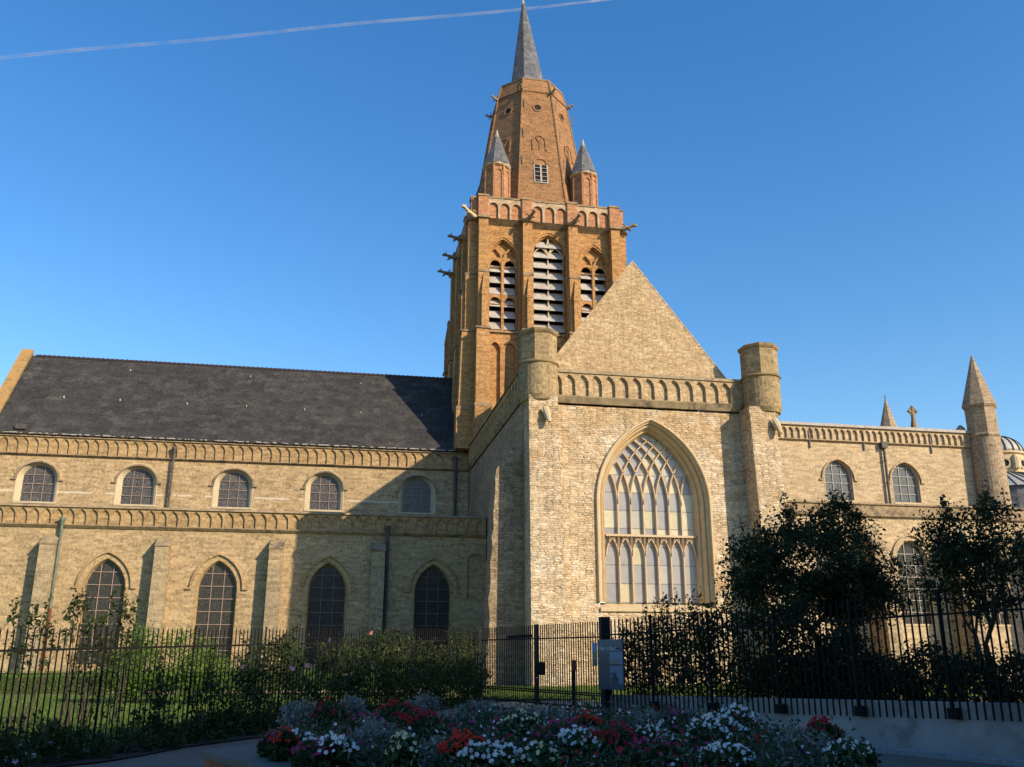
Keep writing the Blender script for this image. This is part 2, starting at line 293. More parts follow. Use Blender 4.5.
# ------------------------------------------------------------------ mesh helpers
class Fr:
    """wall frame: u along, v up, d outwards"""
    def __init__(s, O, U, V=(0, 0, 1), Nn=None):
        s.O = Vector(O); s.U = Vector(U).normalized(); s.V = Vector(V).normalized()
        s.N = Vector(Nn).normalized() if Nn else s.U.cross(s.V)
    def __call__(s, u, v, d=0): return s.O + s.U*u + s.V*v + s.N*d
class MB:
    def __init__(s): s.v = []; s.f = []; s.mi = []; s.m = 0
    def add(s, vs, fs):
        o = len(s.v); s.v += [tuple(x) for x in vs]
        for f in fs: s.f.append([i+o for i in f]); s.mi.append(s.m)
        return s
    def box(s, x0, x1, y0, y1, z0, z1):
        return s.hexa([(x0, y0, z0), (x1, y0, z0), (x1, y1, z0), (x0, y1, z0), (x0, y0, z1), (x1, y0, z1), (x1, y1, z1), (x0, y1, z1)])
    def hexa(s, p):
        return s.add(p, [(0, 3, 2, 1), (4, 5, 6, 7), (0, 1, 5, 4), (1, 2, 6, 5), (2, 3, 7, 6), (3, 0, 4, 7)])
    def fbox(s, fr, u0, u1, v0, v1, d0, d1):
        return s.hexa([fr(u0, v0, d1), fr(u1, v0, d1), fr(u1, v0, d0), fr(u0, v0, d0), fr(u0, v1, d1), fr(u1, v1, d1), fr(u1, v1, d0), fr(u0, v1, d0)])
    def poly(s, fr, outer, holes=(), d=0, flip=False):
        loops = [[Vector((a, b, 0)) for a, b in outer]] + [[Vector((a, b, 0)) for a, b in h] for h in holes]
        flat = [p for l in loops for p in l]
        tr = []
        for t in tessellate_polygon(loops):
            a, b, c = (flat[i] for i in t)
            ar = (b-a).cross(c-a).z
            if abs(ar) < 1e-9: continue
            tr.append(tuple(t) if (ar > 0) != flip else tuple(reversed(t)))
        return s.add([fr(p.x, p.y, d) for p in flat], tr)
    def sides(s, fr, loop, d0, d1, closed=True):
        n = len(loop); vs = [fr(a, b, d0) for a, b in loop] + [fr(a, b, d1) for a, b in loop]
        return s.add(vs, [(i, (i+1) % n, n+(i+1) % n, n+i) for i in range(n if closed else n-1)])
    def wall(s, fr, outer, holes=(), th=.6, d=0, reveal=None):
        s.poly(fr, outer, holes, d); s.poly(fr, outer, holes, d-th, True)
        s.sides(fr, outer, d-th, d)
        for h in holes: s.sides(fr, h, d-(reveal or th), d)
        return s
    def prism(s, fr, outer, d0, d1): return s.wall(fr, outer, (), d1-d0, d1)
    def loft(s, fr, outs):
        """outs: list of (loop, d); loft the open loops one into the next"""
        n = len(outs[0][0]); vs = []
        for lp, d in outs: vs += [fr(a, b, d) for a, b in lp]
        fs = [(k*n+i, k*n+i+1, (k+1)*n+i+1, (k+1)*n+i) for k in range(len(outs)-1) for i in range(n-1)]
        return s.add(vs, fs)
    def tube(s, pts, r, k=6, caps=True):
        pts = [Vector(p) for p in pts]
        rs = r if isinstance(r, (list, tuple)) else [r]*len(pts)
        vs = []; fs = []; ref = None
        for i, p in enumerate(pts):
            t = (pts[min(i+1, len(pts)-1)]-pts[max(i-1, 0)])
            if t.length < 1e-9: t = Vector((0, 0, 1))
            t.normalize()
            if ref is None: ref = t.orthogonal().normalized()
            a = (ref - t*ref.dot(t))
            a = a.normalized() if a.length > 1e-6 else t.orthogonal().normalized()
            ref = a; b = t.cross(a)
            vs += [p+(a*math.cos(2*math.pi*j/k)+b*math.sin(2*math.pi*j/k))*rs[i] for j in range(k)]
        for i in range(len(pts)-1):
            fs += [(i*k+j, i*k+(j+1) % k, (i+1)*k+(j+1) % k, (i+1)*k+j) for j in range(k)]
        if caps: fs += [tuple(range(k-1, -1, -1)), tuple((len(pts)-1)*k+j for j in range(k))]
        return s.add(vs, fs)
    def lathe(s, c, prof, k=24, rot=0):
        """prof: (r, z) rising; capped"""
        vs = []; fs = []
        for r, z in prof:
            r = max(r, .004)
            vs += [(c[0]+r*math.cos(rot+2*math.pi*j/k), c[1]+r*math.sin(rot+2*math.pi*j/k), z) for j in range(k)]
        for i in range(len(prof)-1):
            fs += [(i*k+j, i*k+(j+1) % k, (i+1)*k+(j+1) % k, (i+1)*k+j) for j in range(k)]
        fs += [tuple(range(k-1, -1, -1)), tuple((len(prof)-1)*k+j for j in range(k))]
        return s.add(vs, fs)
    def build(s, name, mats, parent=None, smooth=False, recalc=True, bevel=0):
        me = bpy.data.meshes.new(name); me.from_pydata(s.v, [], s.f)
        for m in (mats if isinstance(mats, (list, tuple)) else [mats]): me.materials.append(MT[m] if isinstance(m, str) else m)
        me.polygons.foreach_set('material_index', s.mi)
        if recalc:
            bm = bmesh.new(); bm.from_mesh(me); bmesh.ops.remove_doubles(bm, verts=bm.verts, dist=1e-4)
            bmesh.ops.recalc_face_normals(bm, faces=bm.faces); bm.to_mesh(me); bm.free()
        if smooth: me.polygons.foreach_set('use_smooth', [True]*len(me.polygons))
        o = bpy.data.objects.new(name, me); COL.objects.link(o)
        if parent: o.parent = parent; o.matrix_parent_inverse = parent.matrix_world.inverted() if False else Matrix.Translation(-parent.location)
        if bevel:
            b = o.modifiers.new('b', 'BEVEL'); b.width = bevel; b.segments = 1; b.limit_method = 'ANGLE'
        return o
def thing(name, label, cat, loc, group=None):
    o = bpy.data.objects.new(name, None); COL.objects.link(o); o.location = loc
    return tag(o, label, cat, group)
def tag(o, label=None, cat=None, group=None, kind=None):
    if label: o['label'] = label
    if cat: o['category'] = cat
    if group: o['group'] = group
    if kind: o['kind'] = kind
    return o
def arch(uc, v0, vs, w, h, n=9, kind='p'):
    """outline from lower left over the head to lower right"""
    pts = [(uc-w, v0)]
    if v0 < vs-1e-6: pts.append((uc-w, vs))
    if kind == 'p' and h >= w*.75:
        r = (w*w+h*h)/(2*w); a1 = math.asin(min(1, h/r)) if h < r else math.pi/2
        if r < w*1.0: a1 = math.pi-a1
        L = [(-w+r-r*math.cos(a1*i/n), r*math.sin(a1*i/n)) for i in range(n+1)]
        head = L + [(-x, y) for x, y in reversed(L[:-1])]
    else:
        head = [(-w*math.cos(math.pi*i/(2*n)), h*math.sin(math.pi*i/(2*n))) for i in range(2*n+1)]
    s = 1 if v0 < vs-1e-6 else 1
    pts += [(uc+x, vs+y) for x, y in head[s:]]
    if v0 < vs-1e-6: pts.append((uc+w, v0))
    return pts
def clip_h(outl, u):
    """height of the outline head above u"""
    best = None
    for (a, b), (c, d) in zip(outl, outl[1:]):
        if min(a, c) <= u <= max(a, c) and abs(a-c) > 1e-9:
            y = b+(d-b)*(u-a)/(c-a); best = y if best is None else max(best, y)
    return best
def clip_w(outl, v, uc):
    xs = [a+(c-a)*(v-b)/(d-b) for (a, b), (c, d) in zip(outl, outl[1:]) if min(b, d) <= v <= max(b, d) and abs(b-d) > 1e-9]
    return (min(xs), max(xs)) if len(xs) >= 2 else (uc-.02, uc+.02)

def bars_grid(mb, fr, outl, uc, w, v0, vt, cols, rowh, d, r=.022):
    for i in range(1, cols):
        u = uc-w+2*w*i/cols; mb.fbox(fr, u-r, u+r, v0, (clip_h(outl, u) or vt)-.01, d-.02, d+.03)
    v = v0+rowh
    while v < vt-.12:
        a, b = clip_w(outl, v, uc); mb.fbox(fr, a, b, v-r, v+r, d-.018, d+.034); v += rowh

def window(parent, fr, uc, v0, vs, w, h, rec=.4, sur=.16, kind='p', mat_s='stone', glass='glass_aisle', bar='bar_dark', cols=3, rowh=.62, hood=None, hood_mat='frieze', splay=.10):
    """returns the hole outline for the wall"""
    hole = arch(uc, v0-.0, vs, w+sur, h+sur, kind=kind)
    mb = MB()
    inner = arch(uc, v0, vs, w, h, kind=kind)
    mid = arch(uc, v0, vs, w+sur-splay*.3, h+sur-splay*.3, kind=kind)
    mb.loft(fr, [(arch(uc, v0, vs, w+sur+.07, h+sur+.07, kind=kind), .001), (arch(uc, v0, vs, w+sur+.07, h+sur+.07, kind=kind), .02), (hole, .02), (mid, -.06), (inner, -rec), (inner, -rec-.12)])
    mb.fbox(fr, uc-w-sur-.04, uc+w+sur+.04, v0-.14, v0, -rec-.1, .05)
    if hood:
        hw, hh, hv, tk = hood
        A = arch(uc, hv, hv, hw, hh, kind=kind); B = arch(uc, hv, hv, hw-tk, hh-tk, kind=kind)
        mb.m = 1
        mb.loft(fr, [(A, .002), (A, .12), (B, .14), (B, .002)])
        for sgn in (-1, 1):
            mb.fbox(fr, uc+sgn*hw-(.2 if sgn < 0 else tk), uc+sgn*hw+(.2 if sgn > 0 else tk), hv-.10, hv, .001, .13)
    wd = mb.build('window', [mat_s, hood_mat], parent)
    g = MB(); g.poly(fr, inner, (), -rec); g.build('pane', glass, wd, recalc=False)
    b = MB(); bars_grid(b, fr, inner, uc, w, v0, vs+h, cols, rowh, -rec+.03); b.build('glazing_bars', bar, wd)
    return hole

def frieze(parent, fr, u0, u1, v0, v1, pitch, m, cop='grey_stone', d=.02, stem=.05, rise=.5, rel=.12, top=.16, bot=.22, matc=None, intersect=True):
    """blind arcade band between two string courses"""
    mb = MB(); n = max(1, round((u1-u0)/pitch)); p = (u1-u0)/n
    mb.fbox(fr, u0, u1, v0, v1, -.2, d)
    for i in range(n):
        a, b = u0+i*p, u0+(i+1)*p; c = (a+b)/2; w = p/2-stem/2
        h = w*1.5; vs = v1-.08-h
        for (w_, h_, da, db) in ((w, h, d+rel*.5, d+rel), (w-.045, h-.06, d, d+rel*.5)):
            hole = arch(c, v0, vs, w_, h_, 4)
            polyp = [(a, v0), (c-w_, v0)] + hole[1:-1] + [(c+w_, v0), (b, v0), (b, v1), (a, v1)]
            mb.poly(fr, polyp, (), db); mb.sides(fr, hole, da, db, closed=False)
    mb.sides(fr, [(u0, v0), (u1, v0), (u1, v1), (u0, v1)], d, d+rel)
    o = mb.build('blind_arcade', m, parent)
    c = MB()
    c.hexa([fr(u0, v1, d+.24), fr(u1, v1, d+.24), fr(u1, v1, -.3), fr(u0, v1, -.3), fr(u0, v1+top, d+.16), fr(u1, v1+top, d+.16), fr(u1, v1+top, -.3), fr(u0, v1+top, -.3)])
    c.hexa([fr(u0, v0-bot, d+.04), fr(u1, v0-bot, d+.04), fr(u1, v0-bot, -.1), fr(u0, v0-bot, -.1), fr(u0, v0-.06, d+.2), fr(u1, v0-.06, d+.2), fr(u1, v0-.06, -.1), fr(u0, v0-.06, -.1)])
    c.fbox(fr, u0, u1, v0-.06, v0, -.1, d+.17)
    c.build('string_course', cop, o)
    return o

# ------------------------------------------------------------------ ground
def gz(x, y):
    t = min(1, max(0, (y-17)/10)); return -.2+.2*t*t*(3-2*t)
def sheet(name, xs, ys, dz, m, kind='structure', cut=None):
    mb = MB(); nx, ny = len(xs), len(ys)
    mb.v = [(x, y, gz(x, y)+dz) for y in ys for x in xs]
    mb.f = [(j*nx+i, j*nx+i+1, (j+1)*nx+i+1, (j+1)*nx+i) for j in range(ny-1) for i in range(nx-1)]
    mb.mi = [0]*len(mb.f)
    return tag(mb.build(name, m, recalc=False), kind=kind)
def strip_mesh(name, pts_a, pts_b, dz, m, kind='structure'):
    mb = MB(); k = len(pts_a)
    mb.v = [(x, y, gz(x, y)+dz) for x, y in pts_a]+[(x, y, gz(x, y)+dz) for x, y in pts_b]
    mb.f = [(i, i+1, k+i+1, k+i) for i in range(k-1)]; mb.mi = [0]*len(mb.f)
    return tag(mb.build(name, m, recalc=False), kind=kind)
ys = [-3000, -200, -40]+[x for x in range(-20, 61, 2)]+[90, 200, 800, 3000]
sheet('ground', [-3000, -300, -60, -30, -15, 0, 15, 30, 60, 300, 3000], ys, 0, 'asphalt')

# line of the fences
LF0, LF1 = Vector((-9.5, 10.9)), Vector((5.13, 32.8))        # left fence
G1, G2, G3 = Vector((5.13, 32.8)), Vector((6.33, 28.9)), Vector((7.53, 25.3))
RF1 = Vector((12.19, 15.21)); RDIR = (RF1-G3).normalized(); RF2 = RF1+RDIR*5
LDIR = (LF1-LF0).normalized()
# lawn and beds behind the fences (4 mm sheets)
def seg(a, b, n): return [(a[0]+(b[0]-a[0])*i/n, a[1]+(b[1]-a[1])*i/n) for i in range(n+1)]
strip_mesh('lawn', seg((-60, 10), (-60, 60.4), 24), seg((-11, 10), (9.6, 60.4), 24), .02, 'lawn')
la = [(LF0.x-.1+(LF1.x-LF0.x)*t, LF0.y+.3+(LF1.y-LF0.y)*t) for t in [i/24 for i in range(25)]]
strip_mesh('lawn', [(p[0]-14, p[1]) for p in la], la, .024, 'lawn')
strip_mesh('lawn', seg((5.0, 33.4), (9.6, 60.3), 14), seg((26, 33.4), (30, 60.3), 14), .022, 'lawn')
strip_mesh('lawn', seg((12, 16.8), (7.9, 26), 10), seg((44, 16.8), (40, 60), 10), .026, 'lawn')
# sandy edging path curving over the left lawn
pa, pb = [], []
for i in range(25):
    t = i/24; x = -20+25*t; y = 41+2.0*math.sin(t*2.6)-1.2*t
    pa.append((x, y-1.3)); pb.append((x, y+1.3))
strip_mesh('path', pa, pb, .034, 'gravel')
strip_mesh('path', seg((4.6, 30.4), (7.4, 24.2), 5), seg((8.8, 34.6), (10.8, 28), 5), .034, 'gravel')
# soil strip at the foot of the left fence
n_l = Vector((LDIR.y, -LDIR.x))
def off(p, s, k): q = p+LDIR*s+n_l*k; return (q.x, q.y)
strip_mesh('soil', [off(LF0, s*1.1, -.6) for s in range(25)], [off(LF0, s*1.1, .9+.15*math.sin(s*1.7)) for s in range(25)], .03, 'soil')
n_r = Vector((-RDIR.y, RDIR.x))          # towards church side
def offr(s, k): q = G3+RDIR*s+n_r*k; return (q.x, q.y)
strip_mesh('soil', [offr(s, .3) for s in range(17)], [offr(s, 3.2) for s in range(17)], .05, 'soil')
strip_mesh('soil', [offr(s, -.62-.03*s) for s in range(2, 18)], [offr(s, -.1) for s in range(2, 18)], .012, 'soil')
kb = MB(); a = Vector(offr(3, -.75)); b = Vector(offr(17.5, -1.15))
dr = (b-a).normalized(); nn = Vector((-dr.y, dr.x))*.09
kb.hexa([(a.x-nn.x, a.y-nn.y, -.25), (b.x-nn.x, b.y-nn.y, -.25), (b.x+nn.x, b.y+nn.y, -.25), (a.x+nn.x, a.y+nn.y, -.25), (a.x-nn.x, a.y-nn.y, -.10), (b.x-nn.x, b.y-nn.y, -.10), (b.x+nn.x, b.y+nn.y, -.10), (a.x+nn.x, a.y+nn.y, -.10)])
tag(kb.build('kerb', 'curb', bevel=.01), kind='structure')

# ------------------------------------------------------------------ church
CH = thing('church', 'large yellow brick and stone church with a slate nave roof and tall orange brick tower', 'church', (17.3, 62, 0))
YA, YC = 60.5, 69.5
FA = Fr((0, YA, 0), (1, 0, 0)); FA.N = Vector((0, -1, 0))
FC = Fr((0, YC, 0), (1, 0, 0)); FC.N = Vector((0, -1, 0))
# --- aisle wall
holes = []
for uc in (-13.87, -7.22, -.4, 6.4):
    holes.append(window(CH, FA, uc, 1.0, 5.45, 1.12, 1.72, rec=.32, sur=.10, mat_s='frieze', glass='glass_aisle', bar='bar_pink' if uc < -5 else 'bar_dark', cols=3, rowh=.78, hood=(1.66, 2.2, 5.55, .13)))
niche = arch(9.18, 5.05, 7.6, .53, .42, kind='r')
MB().wall(FA, [(-27, -.3), (9.9, -.3), (9.9, 9.15), (-27, 9.15)], holes+[niche], 1.2).build('aisle_wall', 'nave', CH)
MB().poly(FA, niche, (), -.12).build('blind_niche', 'nave', CH, recalc=False)
frieze(CH, FA, -27, 9.85, 9.3, 10.35, .68, 'frieze', top=.14, bot=.22)
MB().add([(-27, YA-.1, 10.3), (9.9, YA-.1, 10.3), (9.9, YC, 11.5), (-27, YC, 11.5)], [(0, 1, 2, 3)]).build('aisle_roof', 'slate', CH, recalc=False)
for x in (-17.25, -10.6, -3.73, 2.72):
    for (mb_, nm) in ((MB(), 'buttress'),):
        fs = Fr((x-.42, YA, 0), (0, -1, 0)); fs.N = Vector((1, 0, 0))
        b = mb_.prism(fs, [(0, -.3), (1.05, -.3), (1.0, 2.2), (.9, 2.35), (.86, 7.95), (.86, 8.0), (0, 8.55)], 0, .84).build(nm, 'butt', CH)
        sl_ = MB(); sl_.prism(fs, [(.0, 8.55), (.90, 7.97), (.92, 8.04), (.0, 8.64)], -.04, .88); sl_.build('weathering_cap', 'coping', b)
# --- clerestory
holes = []
for uc in (-21.38, -14.6, -7.78, -1.1, 5.95):
    holes.append(window(CH, FC, uc, 12.02, 13.75, 1.05, .92, rec=.34, sur=.34, kind='r', mat_s='white_stone', glass='glass_clere', bar='bar_pink', cols=3, rowh=.66, hood=(1.52, 1.34, 13.65, .13), hood_mat='grey_stone', splay=.5))
MB().wall(FC, [(-25, 9), (9.9, 9), (9.9, 15.35), (-25, 15.35)], holes, .9).build('clerestory_wall', 'clere', CH)
frieze(CH, FC, -25, 9.9, 15.5, 16.72, .68, 'frieze', top=.12, bot=.16)
# --- nave roof
RY, RZ = 75.0, 24.42
roof = MB()
roof.hexa([(-24.9, YC-.30, 16.86), (9.9, YC-.30, 16.86), (9.9, RY, RZ), (-24.9, RY, RZ), (-24.9, YC-.30, 17.0), (9.9, YC-.30, 17.0), (9.9, RY, RZ+.14), (-24.9, RY, RZ+.14)])
roof.hexa([(-24.9, 2*RY-YC+.3, 16.86), (9.9, 2*RY-YC+.3, 16.86), (9.9, RY, RZ), (-24.9, RY, RZ), (-24.9, 2*RY-YC+.3, 17.0), (9.9, 2*RY-YC+.3, 17.0), (9.9, RY, RZ+.14), (-24.9, RY, RZ+.14)])
nr = roof.build('nave_roof', 'slate', CH)
g = MB(); k = 0; x = -24.7
while x < 9.6:
    g.tube([(x, YC-.36, 16.93+rng.uniform(-.03, .02)), (x+rng.uniform(.1, .5), YC-.36, 16.93)], rng.uniform(.03, .06), 6); x += rng.uniform(.15, .7)
g.build('gutter', 'lead', nr)
rt = MB(); x = -24.6
while x < 9.8:
    rt.tube([(x, RY, RZ+.12), (x+.36, RY, RZ+.15)], [.12, .15], 8); x += .37
rt.build('ridge_tiles', 'ridge', nr)
sl_n = Vector((0, -(RZ-16.9), RY-YC+.3)).normalized()
def on_roof(px, py):
    d = F + RT2*((px-512)/902.25) - UP2*((py-383.5)/902.25)
    P0 = Vector((0, YC-.3, 17.0)); t = (P0-Vector((0, 0, 1.6))).dot(sl_n)/d.dot(sl_n)
    return Vector((0, 0, 1.6))+d*t
for px, py in [(64, 397), (120, 400), (130.4, 370.4), (187, 403.8), (250.5, 376.8), (246.4, 406), (304.4, 409.5), (360.7, 383.4), (360.7, 412.6), (422, 414.7)]:
    p = on_roof(px, py)
    v = MB(); v.add([p+Vector((-.12, 0, -.14)), p+Vector((.12, 0, -.14)), p+Vector((0, 0, .15)), p+Vector((0, -.22, -.08))], [(0, 1, 3), (1, 2, 3), (2, 0, 3), (0, 2, 1)])
    v.build('roof_vent', 'louvre', nr)
p = on_roof(22, 427); MB().box(p.x-.35, p.x+.35, p.y-.35, p.y+.3, p.z-.2, p.z+.14).build('roof_hatch', 'pipe_dark', nr)
# west gable with ochre coping
wg = MB(); fw = Fr((-24.9, YC-.5, 0), (0, 1, 0)); fw.N = Vector((-1, 0, 0))
wg.prism(fw, [(0, 0), (12.0, 0), (12.0, 16.9), (6, 24.85), (0, 16.9)], 0, .8); wgo = wg.build('west_gable', 'clere', CH)
cp = MB(); cp.prism(fw, [(-.25, 16.8), (6, 25.1), (6, 24.8), (-.05, 16.8)], -.05, .8); cp.prism(fw, [(12.25, 16.8), (6, 25.1), (6, 24.8), (12.05, 16.8)], -.05, .8)
cp.build('gable_coping', 'ochre', wgo)
# --- down pipes
def pipe(x, y, z0, z1, m, m2=None, zs=None, r=.085, head=True):
    mb = MB(); mb.tube([(x, y, z0 if zs is None else zs), (x, y, z1)], r, 8)
    if head:
        mb.lathe((x, y), [(.10, z1-.05), (.12, z1+.05), (.20, z1+.28), (.20, z1+.42)], 8)
    for z in np.arange(z0+1, z1, 1.9): mb.tube([(x, y, z-.04), (x, y, z+.04)], r*1.35, 8)
    o = mb.build('downpipe', m, CH)
    if zs is not None:
        l = MB(); l.tube([(x, y, z0), (x, y, zs)], r*1.25, 8); l.build('lower_pipe', m2, o)
pipe(-16.72, YA-.3, 0, 9.25, 'pipe_green', 'pipe_rust', 4.2, r=.085)
pipe(3.28, YA-.3, 0, 9.25, 'pipe_dark', r=.12)
pipe(-12.2, YC-.28, 11.8, 15.9, 'pipe_dark', r=.08)
pipe(8.85, YC-.28, 11.8, 16.0, 'pipe_dark', r=.12)

# --- transept
YT = 48.2
FT = Fr((0, YT, 0), (1, 0, 0)); FT.N = Vector((0, -1, 0))
UC = 17.45
sill, spr = 4.3, 9.75
prof = [(3.42, 4.92, .10), (3.38, 4.90, .16), (3.28, 4.80, .16), (3.24, 4.76, .0), (3.16, 4.68, -.02), (3.10, 4.62, -.22), (3.00, 4.52, -.16), (2.94, 4.46, -.36), (2.88, 4.40, -.50), (2.80, 4.32, -.46), (2.74, 4.26, -.70), (2.66, 4.18, -.90), (2.66, 4.18, -1.1)]
# (half width, rise) of each moulding, then its depth
gw = MB(); gw.loft(FT, [(arch(UC, sill, spr, 3.42, 4.92, 16), -.02)] + [(arch(UC, sill, spr, a, h, 16), d) for a, h, d in prof])
gw.hexa([FT(UC-3.3, sill-.5, .12), FT(UC+3.3, sill-.5, .12), FT(UC+3.3, sill-.5, -1.1), FT(UC-3.3, sill-.5, -1.1), FT(UC-3.3, sill-.32, .12), FT(UC+3.3, sill-.32, .12), FT(UC+3.3, sill, -1.1), FT(UC-3.3, sill, -1.1)])
GW = gw.build('great_window', 'stone', CH)
inn = arch(UC, sill, spr, 2.66, 4.18, 16)
MB().poly(FT, inn, (), -.92).build('pane', 'glass_great', GW, recalc=False)
tr = MB(); W2, H2 = 2.66, 4.18; rr = (W2*W2+H2*H2)/(2*W2); lw = 2*W2/7; DT = -.86
def rib(pts, r=.052):
    # moulded bar: flat rectangular section lofted along the path
    P = [Vector((a, b)) for a, b in pts]; ring = []
    for i, p in enumerate(P):
        t = (P[min(i+1, len(P)-1)]-P[max(0, i-1)]).normalized(); nn_ = Vector((-t.y, t.x))*r
        ring += [FT(*(p+nn_), DT-.06), FT(*(p+nn_*.55), DT+.14), FT(*(p-nn_*.55), DT+.14), FT(*(p-nn_), DT-.06)]
    tr.add(ring, [(i*4+j, i*4+(j+1) % 4, (i+1)*4+(j+1) % 4, (i+1)*4+j) for i in range(len(P)-1) for j in range(4)]+[(0, 1, 2, 3), tuple(len(ring)-4+j for j in range(4))])
zt = 7.98
for i in range(1, 7):
    u = UC-W2+lw*i; rib([(u, sill), (u, zt-.9), (u, zt+.9), (u, spr)], .058)
def inside(x, y): return (x-(UC-W2+rr))**2+(y-spr)**2 < (rr+.03)**2 and (x-(UC+W2-rr))**2+(y-spr)**2 < (rr+.03)**2
for i in range(0, 8):
    u = UC-W2+lw*i
    for sg in (-1, 1):
        if (i == 0) or (i == 7): continue
        pts = []
        for k in range(40):
            th = k*.035; x = u+sg*(rr-rr*math.cos(th)); y = spr+rr*math.sin(th)
            if not inside(x, y): break
            pts.append((x, y))
        if len(pts) > 2: rib(pts, .05)
for i in range(7):
    c = UC-W2+lw*(i+.5); a_ = arch(c, zt-1.12, zt-1.12, lw/2-.02, .98, 8); rib(a_, .045)
    if i: rib([(c-lw/2, zt-.9), (c-lw/2, zt)], .03)
    rib([(c-.12, zt-.05), (c-.2, zt-.5)], .02); rib([(c+.12, zt-.05), (c+.2, zt-.5)], .02)
tr.fbox(FT, UC-W2, UC+W2, zt-.05, zt+.07, DT-.05, DT+.2)
tr.build('tracery', 'tracery', GW)
hole = arch(UC, sill-.3, spr, 3.30, 4.80, 16)
MB().wall(FT, [(10.0, -.3), (24.4, -.3), (24.4, 15.2), (10.0, 15.2)], [hole], 1.2).build('transept_wall', 'trans', CH)
frieze(CH, FT, 11.4, 23.3, 15.75, 17.1, .80, 'gable', cop='coping', top=.2, bot=.42, stem=.06, rel=.16)
# gable
gb = MB(); FG = Fr((0, 48.75, 0), (1, 0, 0)); FG.N = Vector((0, -1, 0))
gb.prism(FG, [(11.0, 16.9), (23.0, 16.9), (16.95, 24.72)], -.8, 0); gbo = gb.build('transept_gable', 'gable', CH)
c = MB(); c.prism(FG, [(10.9, 16.9), (11.0, 16.9), (16.95, 24.70), (23.0, 16.9), (23.1, 16.9), (16.95, 24.84)], -.9, .015); c.build('gable_coping', 'gable', gbo)
# transept roof, side walls
r = MB()
r.hexa([(11.3, 49.4, 16.7), (16.98, 49.4, 24.3), (16.98, 74, 24.3), (11.3, 74, 16.7), (11.3, 49.4, 16.9), (16.98, 49.4, 24.45), (16.98, 74, 24.45), (11.3, 74, 16.9)])
r.hexa([(22.6, 49.4, 16.7), (16.98, 49.4, 24.3), (16.98, 74, 24.3), (22.6, 74, 16.7), (22.6, 49.4, 16.9), (16.98, 49.4, 24.45), (16.98, 74, 24.45), (22.6, 74, 16.9)])
r.build('transept_roof', 'slate', CH)
XS = 9.95
FS = Fr((XS, 0, 0), (0, 1, 0)); FS.N = Vector((-1, 0, 0))
sd_ = MB(); sd_.wall(FS, [(YT+.01, -.3), (69.7, -.3), (69.7, 15.3), (YT+.01, 15.3)], (), 1.0); sd_.build('side_wall', 'shaderubble', CH)
frieze(CH, FS, 49.2, 69.6, 15.75, 17.1, .9, 'gable', cop='coping', top=.18, bot=.34, d=.02)
sdr = MB(); sdr.box(23.4, 24.35, YT+.1, 69.7, -.3, 17.2); sdr.build('side_wall', 'trans', CH)
# corner piers and side buttresses
def pier(x0, x1, xb0, xb1, yf, yb, z1):
    m = MB(); m.hexa([(xb0, yf-.25, -.3), (xb1, yf-.25, -.3), (xb1, yb, -.3), (xb0, yb, -.3), (x0, yf, z1), (x1, yf, z1), (x1, yb, z1), (x0, yb, z1)]); return m
pier(9.98, 11.62, 10.02, 11.9, 46.85, YT+.3, 15.35).build('corner_pier', 'trans', CH)
pier(23.0, 24.6, 23.25, 24.95, 46.85, YT+.3, 15.35).build('corner_pier', 'trans', CH)
fs = Fr((0, 48.3, 0), (1, 0, 0)); fs.N = Vector((0, -1, 0))
def ragged(pts, step=.3, amp=.05):
    out = []
    for (a, b), (c_, d_) in zip(pts, pts[1:]):
        L = math.hypot(c_-a, d_-b); n = max(1, int(L/step))
        for i in range(n): out.append((a+(c_-a)*i/n+(rng.uniform(-amp, amp) if i else 0), b+(d_-b)*i/n))
    return out
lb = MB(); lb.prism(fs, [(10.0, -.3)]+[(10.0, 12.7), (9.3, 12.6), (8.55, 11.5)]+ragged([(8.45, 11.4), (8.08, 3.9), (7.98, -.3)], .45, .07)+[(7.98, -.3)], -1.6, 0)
lb.build('side_buttress', 'shaderubble', CH)
rb = MB(); fs2 = Fr((0, 47.6, 0), (1, 0, 0)); fs2.N = Vector((0, -1, 0))
rb.prism(fs2, [(24.3, -.3), (27.4, -.3)]+ragged([(27.3, .4), (26.6, 7.6), (25.2, 9.6)], .5, .08)+[(24.75, 11.2), (24.3, 11.3)], -1.6, 0)
rb.build('side_buttress', 'trans', CH)
# corner turrets
def corner_turret(cx, cy):
    t = MB(); t.lathe((cx, cy), [(.05, 13.75), (.2, 13.9), (.42, 14.3), (.62, 14.7), (.74, 14.75), (.88, 15.05), (1.0, 15.1), (1.10, 15.38), (1.10, 17.25)], 32)
    o = t.build('corner_turret', 'turret', CH)
    u = MB(); u.lathe((cx, cy), [(1.09, 17.3), (1.09, 19.05)], 8, math.pi/8); u.build('upper_turret', 'turret', o)
    s0_ = MB(); s0_.lathe((cx, cy), [(1.11, 17.2), (1.18, 17.25), (1.18, 17.33), (1.10, 17.40)], 32); s0_.build('turret_ring', 'ring', o); s = MB(); s.lathe((cx, cy), [(1.13, 18.98), (1.2, 19.1), (1.2, 19.22), (1.0, 19.32), (0, 19.36)], 8, math.pi/8); s.build('turret_ring', 'ring', o)
    k = MB(); k.tube([(cx+.18, cy-.9, 14.55), (cx+.24, cy-1.18, 14.1), (cx+.32, cy-1.3, 13.7)], [.22, .20, .10], 8); k.tube([(cx-.02, cy-.95, 14.5), (cx+.2, cy-1.22, 14.0)], [.10, .08], 6)
    k.build('corbel_carving', 'stone', o)
corner_turret(10.72, 47.72); corner_turret(24.28, 47.72)

